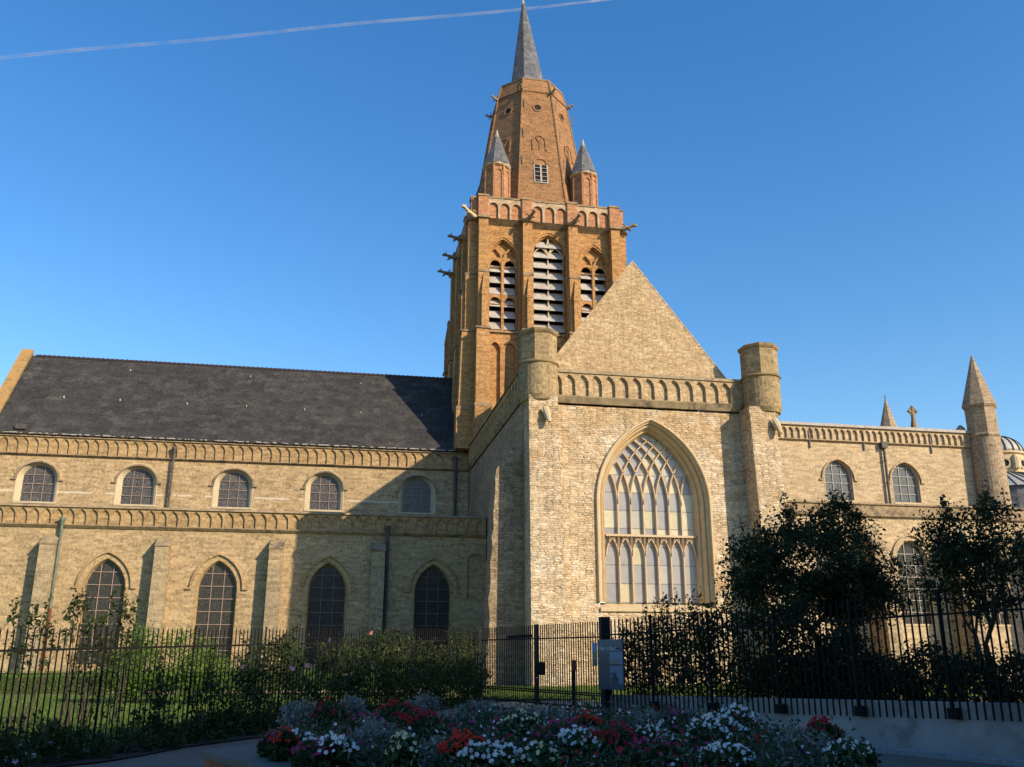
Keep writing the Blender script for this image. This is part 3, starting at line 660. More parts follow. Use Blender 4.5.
# --- tower
TX0, TX1, TY0, TY1 = 10.3, 22.5, 68.6, 80.8
TCX, TCY = 16.4, 74.7
ZS, ZP, ZT = 26.8, 36.8, 38.9            # belfry sill, parapet foot, parapet top
TW = CH
def tower_side(fr, L, detail, extra=0):
    """fr: u from 0..L along the wall, d outwards"""
    cs = [L*(.5)+k*3.95 for k in (-1, 0, 1)]; ps = [.35, L/2-1.98, L/2+1.98, L-.35]
    holes = []
    if detail:
        for i, c_ in enumerate(cs):
            w_ = 1.15 if i != 1 else 1.3; top = 35.15 if i != 1 else 35.9
            hh = 1.9 if i != 1 else 1.75; vs = top-hh
            ho = arch(c_, ZS+.25, vs, w_+.1, hh+.1, 8)
            holes.append(ho)
            inner = arch(c_, ZS+.25, vs, w_, hh, 8)
            mb = MB(); mb.loft(fr, [(arch(c_, ZS+.25, vs, w_+.36, hh+.42, 8), .002), (arch(c_, ZS+.25, vs, w_+.36, hh+.42, 8), .07), (arch(c_, ZS+.25, vs, w_+.24, hh+.3, 8), .07), (arch(c_, ZS+.25, vs, w_+.22, hh+.28, 8), .003), (ho, .003), (ho, -.18), (inner, -.22), (inner, -.75)])
            wo_ = mb.build('belfry_window', 'tower', TW)
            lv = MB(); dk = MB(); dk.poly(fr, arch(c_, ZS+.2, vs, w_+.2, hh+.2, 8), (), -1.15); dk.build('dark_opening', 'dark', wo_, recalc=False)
            tv = MB()
            if i == 1:
                z = ZS+.45
                while z < vs+.75:
                    a, b = clip_w(inner, min(z+.1, vs+hh-.05), c_)
                    lv.hexa([fr(a, z-.02, -.12), fr(b, z-.02, -.12), fr(b, z+.74, -.62), fr(a, z+.74, -.62), fr(a, z+.05, -.12), fr(b, z+.05, -.12), fr(b, z+.81, -.62), fr(a, z+.81, -.62)])
                    z += .95
                tv.fbox(fr, c_-.05, c_+.05, ZS+.25, vs+.2, -.4, -.30)
                for sg in (-1, 1):
                    tv.tube([fr(c_, vs+.1, -.3), fr(c_+sg*.28, vs+.75, -.3), fr(c_+sg*.55, vs+.95, -.3)], .07, 6)
                    tv.tube([fr(c_+sg*.28, vs+.75, -.3), fr(c_+sg*.06, vs+1.15, -.3), fr(c_, vs+1.6, -.3)], .06, 6)
                    aL = arch(c_+sg*w_/2, vs-.25, vs-.25, w_/2, 1.0, 6); tv.tube([fr(a_, b_, -.3) for a_, b_ in aL], .06, 6)
                tv.build('tracery', 'white_stone', wo_)
            else:
                # two lancets with a brick mullion and a Y over them
                zm = ZS+3.35; z2 = vs-.35
                tv.fbox(fr, c_-.11, c_+.11, ZS+.25, vs+.1, -.55, -.16)
                for sg in (-1, 1):
                    cc = c_+sg*(w_/2+.03); lw_ = w_/2-.14
                    for (b0, b1) in ((ZS+.25, zm), (zm+.0, z2+.6)):
                        o_ = [(cc-lw_-.16, b1-.75), (cc+lw_+.16, b1-.75), (cc+lw_+.16, b1+.12), (cc-lw_-.16, b1+.12)]
                        h_ = arch(cc, b1-.70, b1-.55, lw_, .45, 5)
                        tv.wall(fr, o_, [h_], .18, -.22)
                        z = b0+.15; k_ = 0
                        while z < b1-.35:
                            lv.hexa([fr(cc-lw_-.05, z, -.22), fr(cc+lw_+.05, z, -.22), fr(cc+lw_+.05, z+.74, -.68), fr(cc-lw_-.05, z+.74, -.68), fr(cc-lw_-.05, z+.06, -.22), fr(cc+lw_+.05, z+.06, -.22), fr(cc+lw_+.05, z+.80, -.68), fr(cc-lw_-.05, z+.80, -.68)])
                            z += 1.0
                    o2 = [(cc-lw_-.14, z2+.7), (cc+lw_+.2, z2+.7), (c_+sg*.12, vs+hh-.5)] if sg < 0 else [(cc-lw_-.2, z2+.7), (cc+lw_+.14, z2+.7), (c_+sg*.12, vs+hh-.5)]
                    tv.tube([fr(c_, vs+.05, -.3), fr(c_+sg*.25, vs+.8, -.3), fr(c_+sg*.62, vs+1.25, -.3)], .10, 6)
                tv.poly(fr, arch(c_, z2+.62, z2+.62+.01, w_, vs+hh-z2-.63, 8), (), -.45)
                tv.build('tracery', 'tower', wo_)
            lv.build('louvre_blades', 'louvre', wo_)
            # blind arches under the sill
            for sg in (-1, 1):
                bh = arch(c_+sg*.62, 19.6, 25.4, .42, .62, 5)
                holes.append(bh)
                MB().poly(fr, bh, (), -.28).build('blind_arch', 'tower', TW, recalc=False)
    MB().wall(fr, [(0, 12), (L, 12), (L, ZP), (0, ZP)], holes, 1.0, reveal=None).build('tower_wall', 'tower', TW)
    # piers
    for i, p_ in enumerate(ps):
        m = MB(); d1 = .85
        m.fbox(fr, p_-.40, p_+.40, 31.9, ZP-.1, -.05, .80)
        m.fbox(fr, p_-.42, p_+.42, ZS, 31.7, -.05, 1.0)
        m.hexa([fr(p_-.60, 20.3, 1.45), fr(p_+.55, 20.3, 1.45), fr(p_+.55, 20.3, -.05), fr(p_-.60, 20.3, -.05), fr(p_-.55, ZS-.12, 1.25), fr(p_+.5, ZS-.12, 1.25), fr(p_+.5, ZS-.12, -.05), fr(p_-.55, ZS-.12, -.05)])
        m.fbox(fr, p_-.66, p_+.6, 16.95, 20.1, -.05, 1.6)
        po = m.build('tower_pier', 'tower', TW)
        for (a_, b_, c_, d_, e_) in ((.46, .46, 31.7, 31.9, 1.05), (.62, .6, ZS-.12, ZS+.03, 1.36), (.7, .66, 20.1, 20.35, 1.62)): MB().fbox(fr, p_-a_, p_+b_, c_, d_, -.05, e_).build('string_course', 'grey_stone', po)
        if detail:      # pinnacle set on the pier face
            q = MB(); q.fbox(fr, p_-.16, p_+.16, ZS+.1, 29.6, .95, 1.28)
            b_ = [fr(p_-.2, 29.6, .95), fr(p_+.2, 29.6, .95), fr(p_+.2, 29.6, 1.32), fr(p_-.2, 29.6, 1.32), fr(p_, 31.6, 1.05)]
            q.add(b_, [(0, 1, 4), (1, 2, 4), (2, 3, 4), (3, 0, 4), (3, 2, 1, 0)]); q.build('pinnacle', 'tower', po)
    # sill string and parapet cornice
    s = MB(); s.hexa([fr(0, ZS, .18), fr(L, ZS, .18), fr(L, ZS, -.5), fr(0, ZS, -.5), fr(0, ZS+.1, .18), fr(L, ZS+.1, .18), fr(L, ZS+.3, -.5), fr(0, ZS+.3, -.5)])
    s.hexa([fr(0, ZP-.35, .01), fr(L, ZP-.35, .01), fr(L, ZP-.35, -.3), fr(0, ZP-.35, -.3), fr(0, ZP+.08, .54), fr(L, ZP+.08, .54), fr(L, ZP+.08, -.3), fr(0, ZP+.08, -.3)])
    for p_ in ps: s.fbox(fr, p_-.52, p_+.52, ZP-.1, ZP+.12, -.3, .98)
    s.build('cornice', 'grey_stone', TW)
    # parapet: red brick panels with round arches, piers standing forward
    pp = MB()
    edges = [(.75, ps[1]-.42), (ps[1]+.42, ps[2]-.42), (ps[2]+.42, L-.75)]
    for a, b in edges:
        n_ = 3; q_ = (b-a)/n_; pp.fbox(fr, a, b, ZP+.08, ZT-.12, -.35, .28)
        for j in range(n_):
            x0, x1 = a+j*q_, a+(j+1)*q_; c_ = (x0+x1)/2; w_ = q_/2-.09
            ho = arch(c_, ZP+.08, ZP+1.15, w_, w_*1.1, 5)
            pp.m = 1; pp.poly(fr, [(x0, ZP+.08), (c_-w_, ZP+.08)]+ho[1:-1]+[(c_+w_, ZP+.08), (x1, ZP+.08), (x1, ZT-.12), (x0, ZT-.12)], (), .46)
            pp.m = 0; pp.sides(fr, ho, .28, .46, closed=False)
    for p_ in ps: pp.fbox(fr, p_-.42, p_+.42, ZP+.1, ZT-.05, -.4, .62)
    po = pp.build('parapet', ['redbrick', 'palebrick'], TW)
    c2 = MB(); c2.fbox(fr, 0, L, ZT-.12, ZT+.02, -.4, .52)
    for p_ in ps: c2.fbox(fr, p_-.47, p_+.47, ZT-.05, ZT+.12, -.45, .68)
    c2.build('parapet_coping', 'grey_stone', po)

def side_frame(O, U, Nn):
    f = Fr(O, U); f.N = Vector(Nn); return f
TL = TX1-TX0
tower_side(side_frame((TX0, TY0, 0), (1, 0, 0), (0, -1, 0)), TL, True)
tower_side(side_frame((TX0-.004, TY0+.004, 0), (0, 1, 0), (-1, 0, 0)), TL, True)
tower_side(side_frame((TX1+.004, TY0+.004, 0), (0, 1, 0), (1, 0, 0)), TL, False)
tower_side(side_frame((TX0, TY1+.01, 0), (1, 0, 0), (0, 1, 0)), TL, False)
MB().box(TX0+.4, TX1-.4, TY0+.4, TY1-.4, ZP+.3, ZP+.9).build('tower_platform', 'slate', CH)
# --- octagon
OX, OY = 16.05, 74.5
zs_ = [(37.6, 5.45), (51.9, 3.32), (53.45, 2.95), (53.6, 1.9)]
def oct_ring(cx, cy, z, ap):
    r_ = ap/math.cos(math.pi/8); return [(cx+r_*math.cos(math.pi/8+k*math.pi/4), cy+r_*math.sin(math.pi/8+k*math.pi/4), z) for k in range(8)]
def frustum(mb, cx, cy, prof, dx=0):
    vs = []
    for i, (z, ap) in enumerate(prof): vs += oct_ring(cx, cy, z, ap)
    n_ = len(prof)
    return mb.add(vs, [(i*8+j, i*8+(j+1) % 8, (i+1)*8+(j+1) % 8, (i+1)*8+j) for i in range(n_-1) for j in range(8)]+[tuple(range(7, -1, -1)), tuple((n_-1)*8+j for j in range(8))])
oc = frustum(MB(), OX, OY, zs_).build('octagon', 'octagon', CH)
# rounded arrises and a band under the shoulder
ar = MB()
for k in range(8):
    pts = [oct_ring(OX, OY, z, ap)[k] for z, ap in zs_[:3]]
    ar.tube(pts, .10, 6)
for z0, ap in ((51.9, 3.32),):
    rg = oct_ring(OX, OY, z0, ap+.02)
    for k in range(8): ar.tube([rg[k], rg[(k+1) % 8]], .09, 6)
ar.build('arris_rolls', 'octagon', oc)
cpn = MB(); rg = oct_ring(OX, OY, 53.5, 2.93)
for k in range(8): cpn.tube([rg[k], rg[(k+1) % 8]], .11, 6)
cpn.build('shoulder_coping', 'grey_stone', oc)
apx = lambda z: 5.45+(3.32-5.45)*(z-37.6)/(51.9-37.6)
for k in range(8):
    an = -math.pi/2+k*math.pi/4; n_ = Vector((math.cos(an), math.sin(an), 0)); u_ = Vector((-math.sin(an), math.cos(an), 0))
    sl2 = (5.45-3.32)/(51.9-37.6); nn2 = Vector((n_.x, n_.y, sl2)).normalized(); v_ = Vector((-n_.x*sl2, -n_.y*sl2, 1)).normalized()
    base = Vector((OX, OY, 37.6))+n_*5.45
    fo = Fr(base, u_, v_, nn2)
    V_ = lambda z: (z-37.6)/v_.z
    # eye window
    o = MB(); cir = [(.32*math.cos(a*math.pi/8), V_(50.0)+.32*math.sin(a*math.pi/8)) for a in range(16)]; cir2 = [(x*1.45, V_(50.0)+(y-V_(50.0))*1.45) for x, y in cir]
    o.wall(fo, cir2, [cir], .3, .07); wo_ = o.build('eye_window', 'octagon', oc)
    MB().poly(fo, cir, (), .012).build('dark_opening', 'dark', oc, recalc=False)
    # blind two-light niche
    o = MB(); a1 = arch(0, V_(45.2), V_(46.1), .52, .6, 6); a2 = arch(0, V_(45.05), V_(46.1), .68, .76, 6)
    o.loft(fo, [(a2, .005), (a2, .09), (a1, .09), (a1, .01)]); o.fbox(fo, -.04, .04, V_(45.2), V_(46.1), .02, .08)
    for sg in (-1, 1): o.tube([fo(sg*.03, V_(46.0), .05), fo(sg*.3, V_(46.5), .05)], .06, 6)
    o.build('niche_window', 'octagon', oc); MB().poly(fo, a1, (), .015).build('niche_back', 'octagon', oc, recalc=False)
    # louvred light with white frame
    if k % 2 == 0:
        z0_, z1_ = V_(41.6), V_(43.45)
        MB().poly(fo, [(-.55, z0_), (.55, z0_), (.55, z1_), (-.55, z1_)], (), .012).build('dark_opening', 'dark', oc, recalc=False)
        f_ = MB(); f_.wall(fo, [(-.64, z0_-.1), (.64, z0_-.1), (.64, z1_+.02), (-.64, z1_+.02)], [[(-.55, z0_), (.55, z0_), (.55, z1_), (-.55, z1_)]], .1, .08)
        f_.fbox(fo, -.07, .07, z0_, z1_, .01, .11)
        for j in range(4): f_.hexa([fo(-.55, z0_+.12+j*.45, .12), fo(.55, z0_+.12+j*.45, .12), fo(.55, z0_+.22+j*.45, .02), fo(-.55, z0_+.22+j*.45, .02), fo(-.55, z0_+.15+j*.45, .12), fo(.55, z0_+.15+j*.45, .12), fo(.55, z0_+.25+j*.45, .02), fo(-.55, z0_+.25+j*.45, .02)])
        f_.build('louvre_frame', 'louvre', oc)
        a1 = arch(0, V_(43.6), V_(43.65), .55, .45, 6); o = MB(); a2 = arch(0, V_(43.6), V_(43.65), .66, .56, 6); o.loft(fo, [(a2, .005), (a2, .08), (a1, .08), (a1, .01)]); o.build('relieving_arch', 'redbrick', oc)
# iron cramps
cr = MB()
for k in range(8):
    for z in (50.4, 47.0, 43.8):
        p_ = Vector(oct_ring(OX, OY, z, apx(z)+.08)[k]); cr.box(p_.x+.25-.04, p_.x+.25+.04, p_.y-.06, p_.y+.02, z-.5, z+.5)
cr.build('iron_cramps', 'bar_dark', oc)
# slate spire, slightly out of true
sp = MB(); vs = []
spr_p = [(53.4, 1.82, 0), (54.4, 1.6, -.06), (64.6, .10, -.47), (64.9, .04, -.5)]
for z, ap, dx in spr_p: vs += oct_ring(OX-.1+dx, OY, z, ap)
sp.add(vs, [(i*8+j, i*8+(j+1) % 8, (i+1)*8+(j+1) % 8, (i+1)*8+j) for i in range(3) for j in range(8)]+[tuple(range(7, -1, -1)), tuple(24+j for j in range(8))])
spo = sp.build('spire', 'spire', CH)
q = MB(); q.lathe((OX-.6, OY), [(.15, 64.1), (.17, 64.4), (.10, 64.8), (.05, 65.3)], 10); q.build('lead_cap', 'lead', spo)
# corner turrets of the tower
for cx in (12.1, 20.05):
    for cy in (70.0, 79.2):
        t = MB(); t.lathe((cx, cy), [(1.12, 38.0), (1.12, 42.6)], 8, math.pi/8)
        for k in range(8):
            an = k*math.pi/4+math.pi/8; t.tube([(cx+1.14*math.cos(an), cy+1.14*math.sin(an), 38), (cx+1.14*math.cos(an), cy+1.14*math.sin(an), 42.6)], .10, 6)
        to = t.build('spirelet', 'redbrick', CH)
        d_ = MB(); sh = MB()
        for k in range(8):
            an = k*math.pi/4; nv = Vector((math.cos(an), math.sin(an), 0)); f_ = Fr(Vector((cx, cy, 0))+nv*1.04, (-math.sin(an), math.cos(an), 0)); f_.N = nv
            a1 = arch(0, 39.0, 41.8, .26, .3, 5); d_.poly(f_, a1, (), .012); a2 = arch(0, 39.0, 41.8, .36, .40, 5); sh.loft(f_, [(a2, .0), (a2, .09), (a1, .09), (a1, .013)])
        sh.build('arch_moulding', 'redbrick', to); d_.build('dark_opening', 'redbrick', to, recalc=False)
        b_ = MB(); b_.lathe((cx, cy), [(1.2, 38.0), (1.24, 39.0), (1.14, 39.1)], 8, math.pi/8); b_.lathe((cx, cy), [(1.16, 42.5), (1.28, 42.6), (1.28, 42.72), (1.1, 42.8)], 16); b_.build('turret_ring', 'stone', to)
        c_ = MB(); c_.lathe((cx, cy), [(1.38, 42.72), (1.24, 42.95), (.12, 46.2), (.03, 46.3)], 8, math.pi/8); co = c_.build('turret_roof', 'spire', to)
        q = MB(); q.lathe((cx, cy), [(.26, 45.8), (.15, 46.15), (.05, 46.6)], 8); q.build('lead_cap', 'lead', to)
# --- gargoyles
def gargoyle(p, dv, L=1.5, m='grey_stone', s=1.0):
    p = Vector(p); dv = Vector(dv).normalized(); up = Vector((0, 0, 1)); sd2 = dv.cross(up)
    g_ = MB()
    P_ = [p-dv*.3, p+dv*.2*L-up*.02, p+dv*.5*L+up*.04, p+dv*.78*L+up*.10, p+dv*.88*L+up*.15, p+dv*1.0*L+up*.12, p+dv*1.12*L+up*.02]
    g_.tube(P_, [.20*s, .22*s, .17*s, .12*s, .17*s, .15*s, .06*s], 8)
    for sg in (-1, 1):
        g_.tube([p+dv*.9*L+up*.25*s+sd2*sg*.08, p+dv*.84*L+up*.42*s+sd2*sg*.14], [.05*s, .02*s], 5)
        g_.tube([p+dv*.45*L+sd2*sg*.14, p+dv*.62*L+sd2*sg*.2-up*.2, p+dv*.75*L+sd2*sg*.16-up*.26], [.08*s, .06*s, .04*s], 5)
        g_.tube([p+dv*.3*L+sd2*sg*.1+up*.1, p+dv*.28*L+sd2*sg*.26+up*.3, p+dv*.1*L+sd2*sg*.26+up*.26], [.07*s, .06*s, .03*s], 5)
    g_.build('gargoyle', m, CH, smooth=True)
dg = .7
gargoyle((TX0-.3, TY0-.3, 36.95), (-1, -.75, .28), 1.5, 'stone')
gargoyle((14.5, TY0-.7, 36.95), (.25, -1, .12), 1.2); gargoyle((18.4, TY0-.7, 36.95), (.25, -1, .12), 1.2)
gargoyle((TX1+.25, TY0-.4, 36.95), (1, -.45, .1), 1.3)
for yy in (72.7, 76.7, 80.5): gargoyle((TX0-.7, yy, 36.9), (-1, -.15, .02), 1.3)
for k in range(8):
    rg = Vector(oct_ring(OX, OY, 52.0, 3.3)[k]); dv = rg-Vector((OX, OY, 52.0)); gargoyle(rg-Vector((0, 0, .15)), (dv.x, dv.y, .35), .7, 'grey_stone', .7)

# --- choir
YH, YHA = 64.0, 58.0
FH = Fr((0, YH, 0), (1, 0, 0)); FHA = Fr((0, YHA, 0), (1, 0, 0))
holes = []
for uc in (32.0, 38.5, 44.35):
    holes.append(window(CH, FH, uc, 13.12, 15.0, 1.08, 1.25, rec=.3, sur=.10, mat_s='stone', glass='glass_choir', bar='pipe_grey', cols=3, rowh=.7,  hood=(1.45, 1.72, 14.75, .12), hood_mat='gable'))
MB().wall(FH, [(24, 10), (51.8, 10), (51.8, 17.75), (24, 17.75)], holes, .9).build('choir_wall', 'choir', CH)
frieze(CH, FH, 24.4, 51.6, 17.9, 18.9, .55, 'choir', cop='gable', top=.06, bot=.14, stem=.10, rel=.16)
c = MB(); x = 24.4
while x < 51.5:
    l_ = rng.uniform(1.5, 3.0); c.fbox(FH, x, min(x+l_-.02, 51.7), 18.97, 19.2+rng.uniform(-.02, .03), -.5, .34); x += l_
c.build('lead_coping', 'lead', CH)
for x in (27, 31.5, 36.3, 41.0, 47.0):      # iron tie ends hanging from the frieze
    c = MB(); c.fbox(FH, x-.05, x+.05, 17.2, 18.6, .02, .12); c.build('wall_tie', 'bar_dark', CH)
c = MB(); c.hexa([(24.3, YH-.25, 18.7), (52, YH-.25, 18.7), (52, 70, 23.3), (24.3, 70, 23.3), (24.3, YH-.25, 18.8), (52, YH-.25, 18.8), (52, 70, 23.4), (24.3, 70, 23.4)])
# the choir roof lies low behind the parapet
c = MB(); c.hexa([(24.3, YH+.4, 18.4), (51.8, YH+.4, 18.4), (51.8, 71, 19.6), (24.3, 71, 19.6), (24.3, YH+.4, 18.6), (51.8, YH+.4, 18.6), (51.8, 71, 19.8), (24.3, 71, 19.8)]); c.build('choir_roof', 'slate', CH)
c = MB(); c.box(51.0, 51.8, YH+.1, 80, 9, 18.8); c.build('east_wall', 'choir', CH)
def pipe2(x, y, z0, z1, m, r=.11):
    mb = MB(); mb.tube([(x, y, z0), (x, y, z1)], r, 8)
    for z in np.arange(z0+1, z1, 1.9): mb.tube([(x, y, z-.04), (x, y, z+.04)], r*1.35, 8)
    dp = mb.build('downpipe', m, CH); MB().box(x-.24, x+.24, y-.2, y+.2, z1, z1+.5).build('hopper', m, dp)
pipe2(42.62, YH-.22, 11.6, 17.4, 'pipe_dark', .10); pipe2(51.0, YH-.22, 11.6, 17.4, 'pipe_grey', .13)
holes = []
for uc in (33.6, 39.95, 46.1):
    holes.append(window(CH, FHA, uc, 3.6, 7.9, 1.12, 1.35, rec=.35, sur=.10, mat_s='stone', glass='glass_aisle', bar='lead', cols=3, rowh=.8, hood=(1.6, 1.85, 7.95, .13), hood_mat='gable'))
MB().wall(FHA, [(24, -.3), (53, -.3), (53, 11.0), (24, 11.0)], holes, 1.0).build('choir_aisle_wall', 'choir', CH)
c = MB(); c.fbox(FHA, 24.2, 53, 10.95, 11.75, -.4, .22); c.fbox(FHA, 24.2, 53, 11.75, 11.86, -.4, .34); c.build('string_course', 'grey_stone', CH)
MB().add([(24.2, YHA, 11.8), (53, YHA, 11.8), (53, YH, 12.5), (24.2, YH, 12.5)], [(0, 1, 2, 3)]).build('aisle_roof', 'slate', CH, recalc=False)
for x in (30.4, 36.6, 42.9, 49.3):
    fs = Fr((x-.5, YHA, 0), (0, -1, 0)); fs.N = Vector((1, 0, 0))
    b = MB().prism(fs, [(0, -.3), (2.2, -.3), (2.0, 5), (1.5, 5.6), (1.4, 8.6), (0, 10.2)], 0, 1.0).build('buttress', 'butt', CH)
    s = MB(); s.prism(fs, [(0, 10.2), (1.44, 8.56), (1.46, 8.66), (0, 10.34)], -.05, 1.05); s.build('weathering_cap', 'coping', b)
pipe2(43.75, YHA-.25, .5, 9.7, 'pipe_grey', .11)
# east turret with stone spire
ex, ey = 51.75, 63.6
t = MB(); t.lathe((ex, ey), [(1.34, -.3), (1.28, 10), (1.18, 18.5)], 32); to = t.build('east_turret', 'chturret', CH, smooth=False)
u = MB(); u.lathe((ex, ey), [(1.18, 18.5), (1.28, 18.62), (1.3, 18.75), (1.2, 18.85), (1.2, 21.0), (1.3, 21.1), (1.38, 21.25), (1.34, 21.4), (.10, 25.6), (.04, 25.75)], 8, math.pi/8); u.build('turret_spire', 'chturret', to)
u = MB(); u.lathe((50.3, 64.4), [(.36, 18.5), (.36, 19.5), (.1, 19.8)], 10); u.build('small_turret', 'chturret', to)
u = MB(); u.lathe((54.3, 80), [(.95, 10), (.95, 22.6), (.85, 23.6), (.04, 26.6)], 8, math.pi/8); u.build('far_turret', 'chturret', CH)
u = MB(); u.tube([(54.3, 80, 26.5), (54.3, 80, 27)], .06, 6); u.build('turret_finial', 'bar_dark', CH)
# gable cross
cx_, cy_ = 52.2, 73.0
c = MB(); c.tube([(cx_, cy_, 21.1), (cx_, cy_, 22.0), (cx_, cy_, 22.7), (cx_, cy_, 23.8)], [.36, .30, .18, .14], 8)
for k in range(12): pass
ringp = [(cx_+.36*math.cos(a*math.pi/8), cy_, 23.35+.36*math.sin(a*math.pi/8)) for a in range(17)]
c.tube(ringp, .08, 6, caps=False); c.tube([(cx_-.42, cy_, 23.35), (cx_+.42, cy_, 23.35)], .13, 6)
for dx, dz in ((-.38, 0), (.38, 0), (0, .42)): c.lathe((cx_+dx, cy_), [(.05, 23.2+dz), (.17, 23.35+dz), (.05, 23.5+dz)], 8)
c.build('gable_cross', 'grey_stone', CH)
c = MB(); fe = Fr((0, 73.3, 0), (1, 0, 0)); c.prism(fe, [(45, 18), (60, 18), (58.5, 20.0), (53.0, 21.2), (51.5, 21.3), (49.0, 20.6)], -.5, .4); c.build('east_gable', 'gable', CH)
# --- domed chapel behind the choir
dx_, dy_ = 91.0, 110.0
ZD = -1.5
D = thing('domed_chapel', 'pale domed chapel with ribbed metal roof, rising behind the east end of the church', 'chapel', (dx_, dy_, 0))
t = MB(); t.lathe((dx_, dy_), [(3.4, 24), (3.4, 29.6+ZD), (3.7, 29.75+ZD), (3.7, 30.0+ZD), (3.2, 30.1+ZD)], 32); lt = t.build('lantern_wall', 'stone', D)
t = MB(); t.lathe((dx_, dy_), [(3.5*math.cos(a), 30.0+ZD+2.7*math.sin(a)) for a in [k*math.pi/16 for k in range(9)]], 32); dm = t.build('dome', 'pipe_grey', D, smooth=True)
t = MB()
for k in range(20):
    an = k*math.pi/10; t.tube([(dx_+3.55*math.cos(an)*math.cos(a), dy_+3.55*math.sin(an)*math.cos(a), 30.0+ZD+2.75*math.sin(a)) for a in [q_*math.pi/16 for q_ in range(9)]], .10, 5)
t.build('dome_ribs', 'pipe_dark', dm)
for k in range(8):
    an = k*math.pi/4-1.2; nv = Vector((math.cos(an), math.sin(an), 0)); f_ = Fr(Vector((dx_, dy_, 0))+nv*3.45, (-math.sin(an), math.cos(an), 0)); f_.N = nv
    cir = [(.5*math.cos(a*math.pi/8), 28.3+ZD+.5*math.sin(a*math.pi/8)) for a in range(16)]; cir2 = [(x*1.5, 28.3+ZD+(y-28.3-ZD)*1.5) for x, y in cir]
    o = MB(); o.wall(f_, cir2, [cir], .4, .12); wo_ = o.build('round_window', 'white_stone', D); MB().poly(f_, cir, (), .03).build('pane', 'dark', wo_, recalc=False)
    an += math.pi/8; p_ = Vector((dx_+3.6*math.cos(an), dy_+3.6*math.sin(an), 0)); b_ = MB(); b_.lathe((p_.x, p_.y), [(.55, 26), (.5, 29+ZD), (.1, 29.5+ZD)], 8); b_.build('lantern_buttress', 'stone', D)
t = MB(); t.lathe((dx_, dy_), [(11, 24.0+ZD), (3.5, 27.0+ZD), (3.3, 27.2+ZD)], 24); rf = t.build('skirt_roof', 'pipe_grey', D)
t = MB()
for k in range(48):
    an = k*math.pi/24; t.tube([(dx_+11*math.cos(an), dy_+11*math.sin(an), 24.05+ZD), (dx_+3.5*math.cos(an), dy_+3.5*math.sin(an), 27.05+ZD)], .07, 4)
t.build('roof_seams', 'pipe_dark', rf)
MB().lathe((dx_, dy_), [(10.6, -.5), (10.6, 24.0+ZD)], 24).build('wall', 'spire', D)

# ------------------------------------------------------------------ fences
def along(P, Q, s): d = (Q-P).normalized(); return P+d*s
def bay(parent, P, Q, zt0, zt1, zb0, zb1, step=.13, rails=(.36, ), r=.011, point=True):
    """one panel of vertical bars between two posts; z of the tops and feet run from P to Q"""
    mb = MB(); L = (Q-P).length; d = (Q-P).normalized(); n = int(L/step); nn = Vector((-d.y, d.x))
    F2 = Fr((P.x, P.y, 0), (d.x, d.y, 0)); F2.N = Vector((nn.x, nn.y, 0))
    for i in range(1, n):
        u = L*i/n; t = i/n; zt = zt0+(zt1-zt0)*t+rng.uniform(-.006, .006); zb = zb0+(zb1-zb0)*t
        mb.tube([F2(u, zb), F2(u, zt-.06), F2(u, zt)], [r*1.1, r*1.1, r*.3] if point else r, 5)
    for ra in rails:
        f = lambda t: (zt0+(zt1-zt0)*t)-ra if ra > 0 else (zb0+(zb1-zb0)*t)-ra
        mb.hexa([F2(0, f(0)-.02, -.008), F2(L, f(1)-.02, -.008), F2(L, f(1)-.02, .008), F2(0, f(0)-.02, .008), F2(0, f(0)+.02, -.008), F2(L, f(1)+.02, -.008), F2(L, f(1)+.02, .008), F2(0, f(0)+.02, .008)])
    return mb.build('panel', 'iron', parent, recalc=False)
def post(parent, p, z0, z1, w_=.02, m='iron', name='post'):
    mb = MB(); mb.box(p.x-w_, p.x+w_, p.y-w_, p.y+w_, z0, z1); return mb.build(name, m, parent, recalc=False)
fl_ = thing('iron_fence', 'black iron bar fence with climbing roses running along the lawn on the left', 'fence', (LF0.x, LF0.y, -.2))
nb = 11; Ltot = (LF1-LF0).length
for i in range(nb):
    P = along(LF0, LF1, Ltot*i/nb); Q = along(LF0, LF1, Ltot*(i+1)/nb)
    zt = lambda t: 2.02+.44*max(0, min(1, (t*nb-3)/8)); zb = lambda t: -.12+.2*t
    a, b = i/nb, (i+1)/nb
    bay(fl_, P, Q, zt(a), zt(b), zb(a), zb(b), .13, (.38, -.12), .013)
    post(fl_, P, -.25, zt(a)+.03)
fr_ = thing('railing', 'tall dark iron railing bracketed in front of the low pale wall on the right', 'railing', (G3.x, G3.y, 0))
zr_t = lambda s: 2.52+.27*s/11.1; zr_b = lambda s: .185+.27*s/11.1; zw = lambda s: .53+.22*s/11.1
Lr = 16.0; nb = 8
for i in range(nb):
    s0, s1 = Lr*i/nb, Lr*(i+1)/nb
    P = G3+RDIR*s0-n_r*.16; Q = G3+RDIR*s1-n_r*.16
    bay(fr_, P, Q, zr_t(s0), zr_t(s1), zr_b(s0), zr_b(s1), .145, (.42,), .019)
    po = post(fr_, Q, zr_b(s1)-.0, zr_t(s1)+.02, .03)
    bk = MB(); Fb = Fr((Q.x, Q.y, 0), (RDIR.x, RDIR.y, 0)); Fb.N = Vector((n_r.x, n_r.y, 0)); bk.fbox(Fb, -.10, .10, zr_b(s1)+.0, zr_b(s1)+.2, -.03, .12); bk.build('bracket', 'iron', po)
lw_ = MB(); A = G3+RDIR*.1; B = G3+RDIR*Lr
Fw = Fr((A.x, A.y, 0), (RDIR.x, RDIR.y, 0)); Fw.N = Vector((n_r.x, n_r.y, 0))
LW = Lr
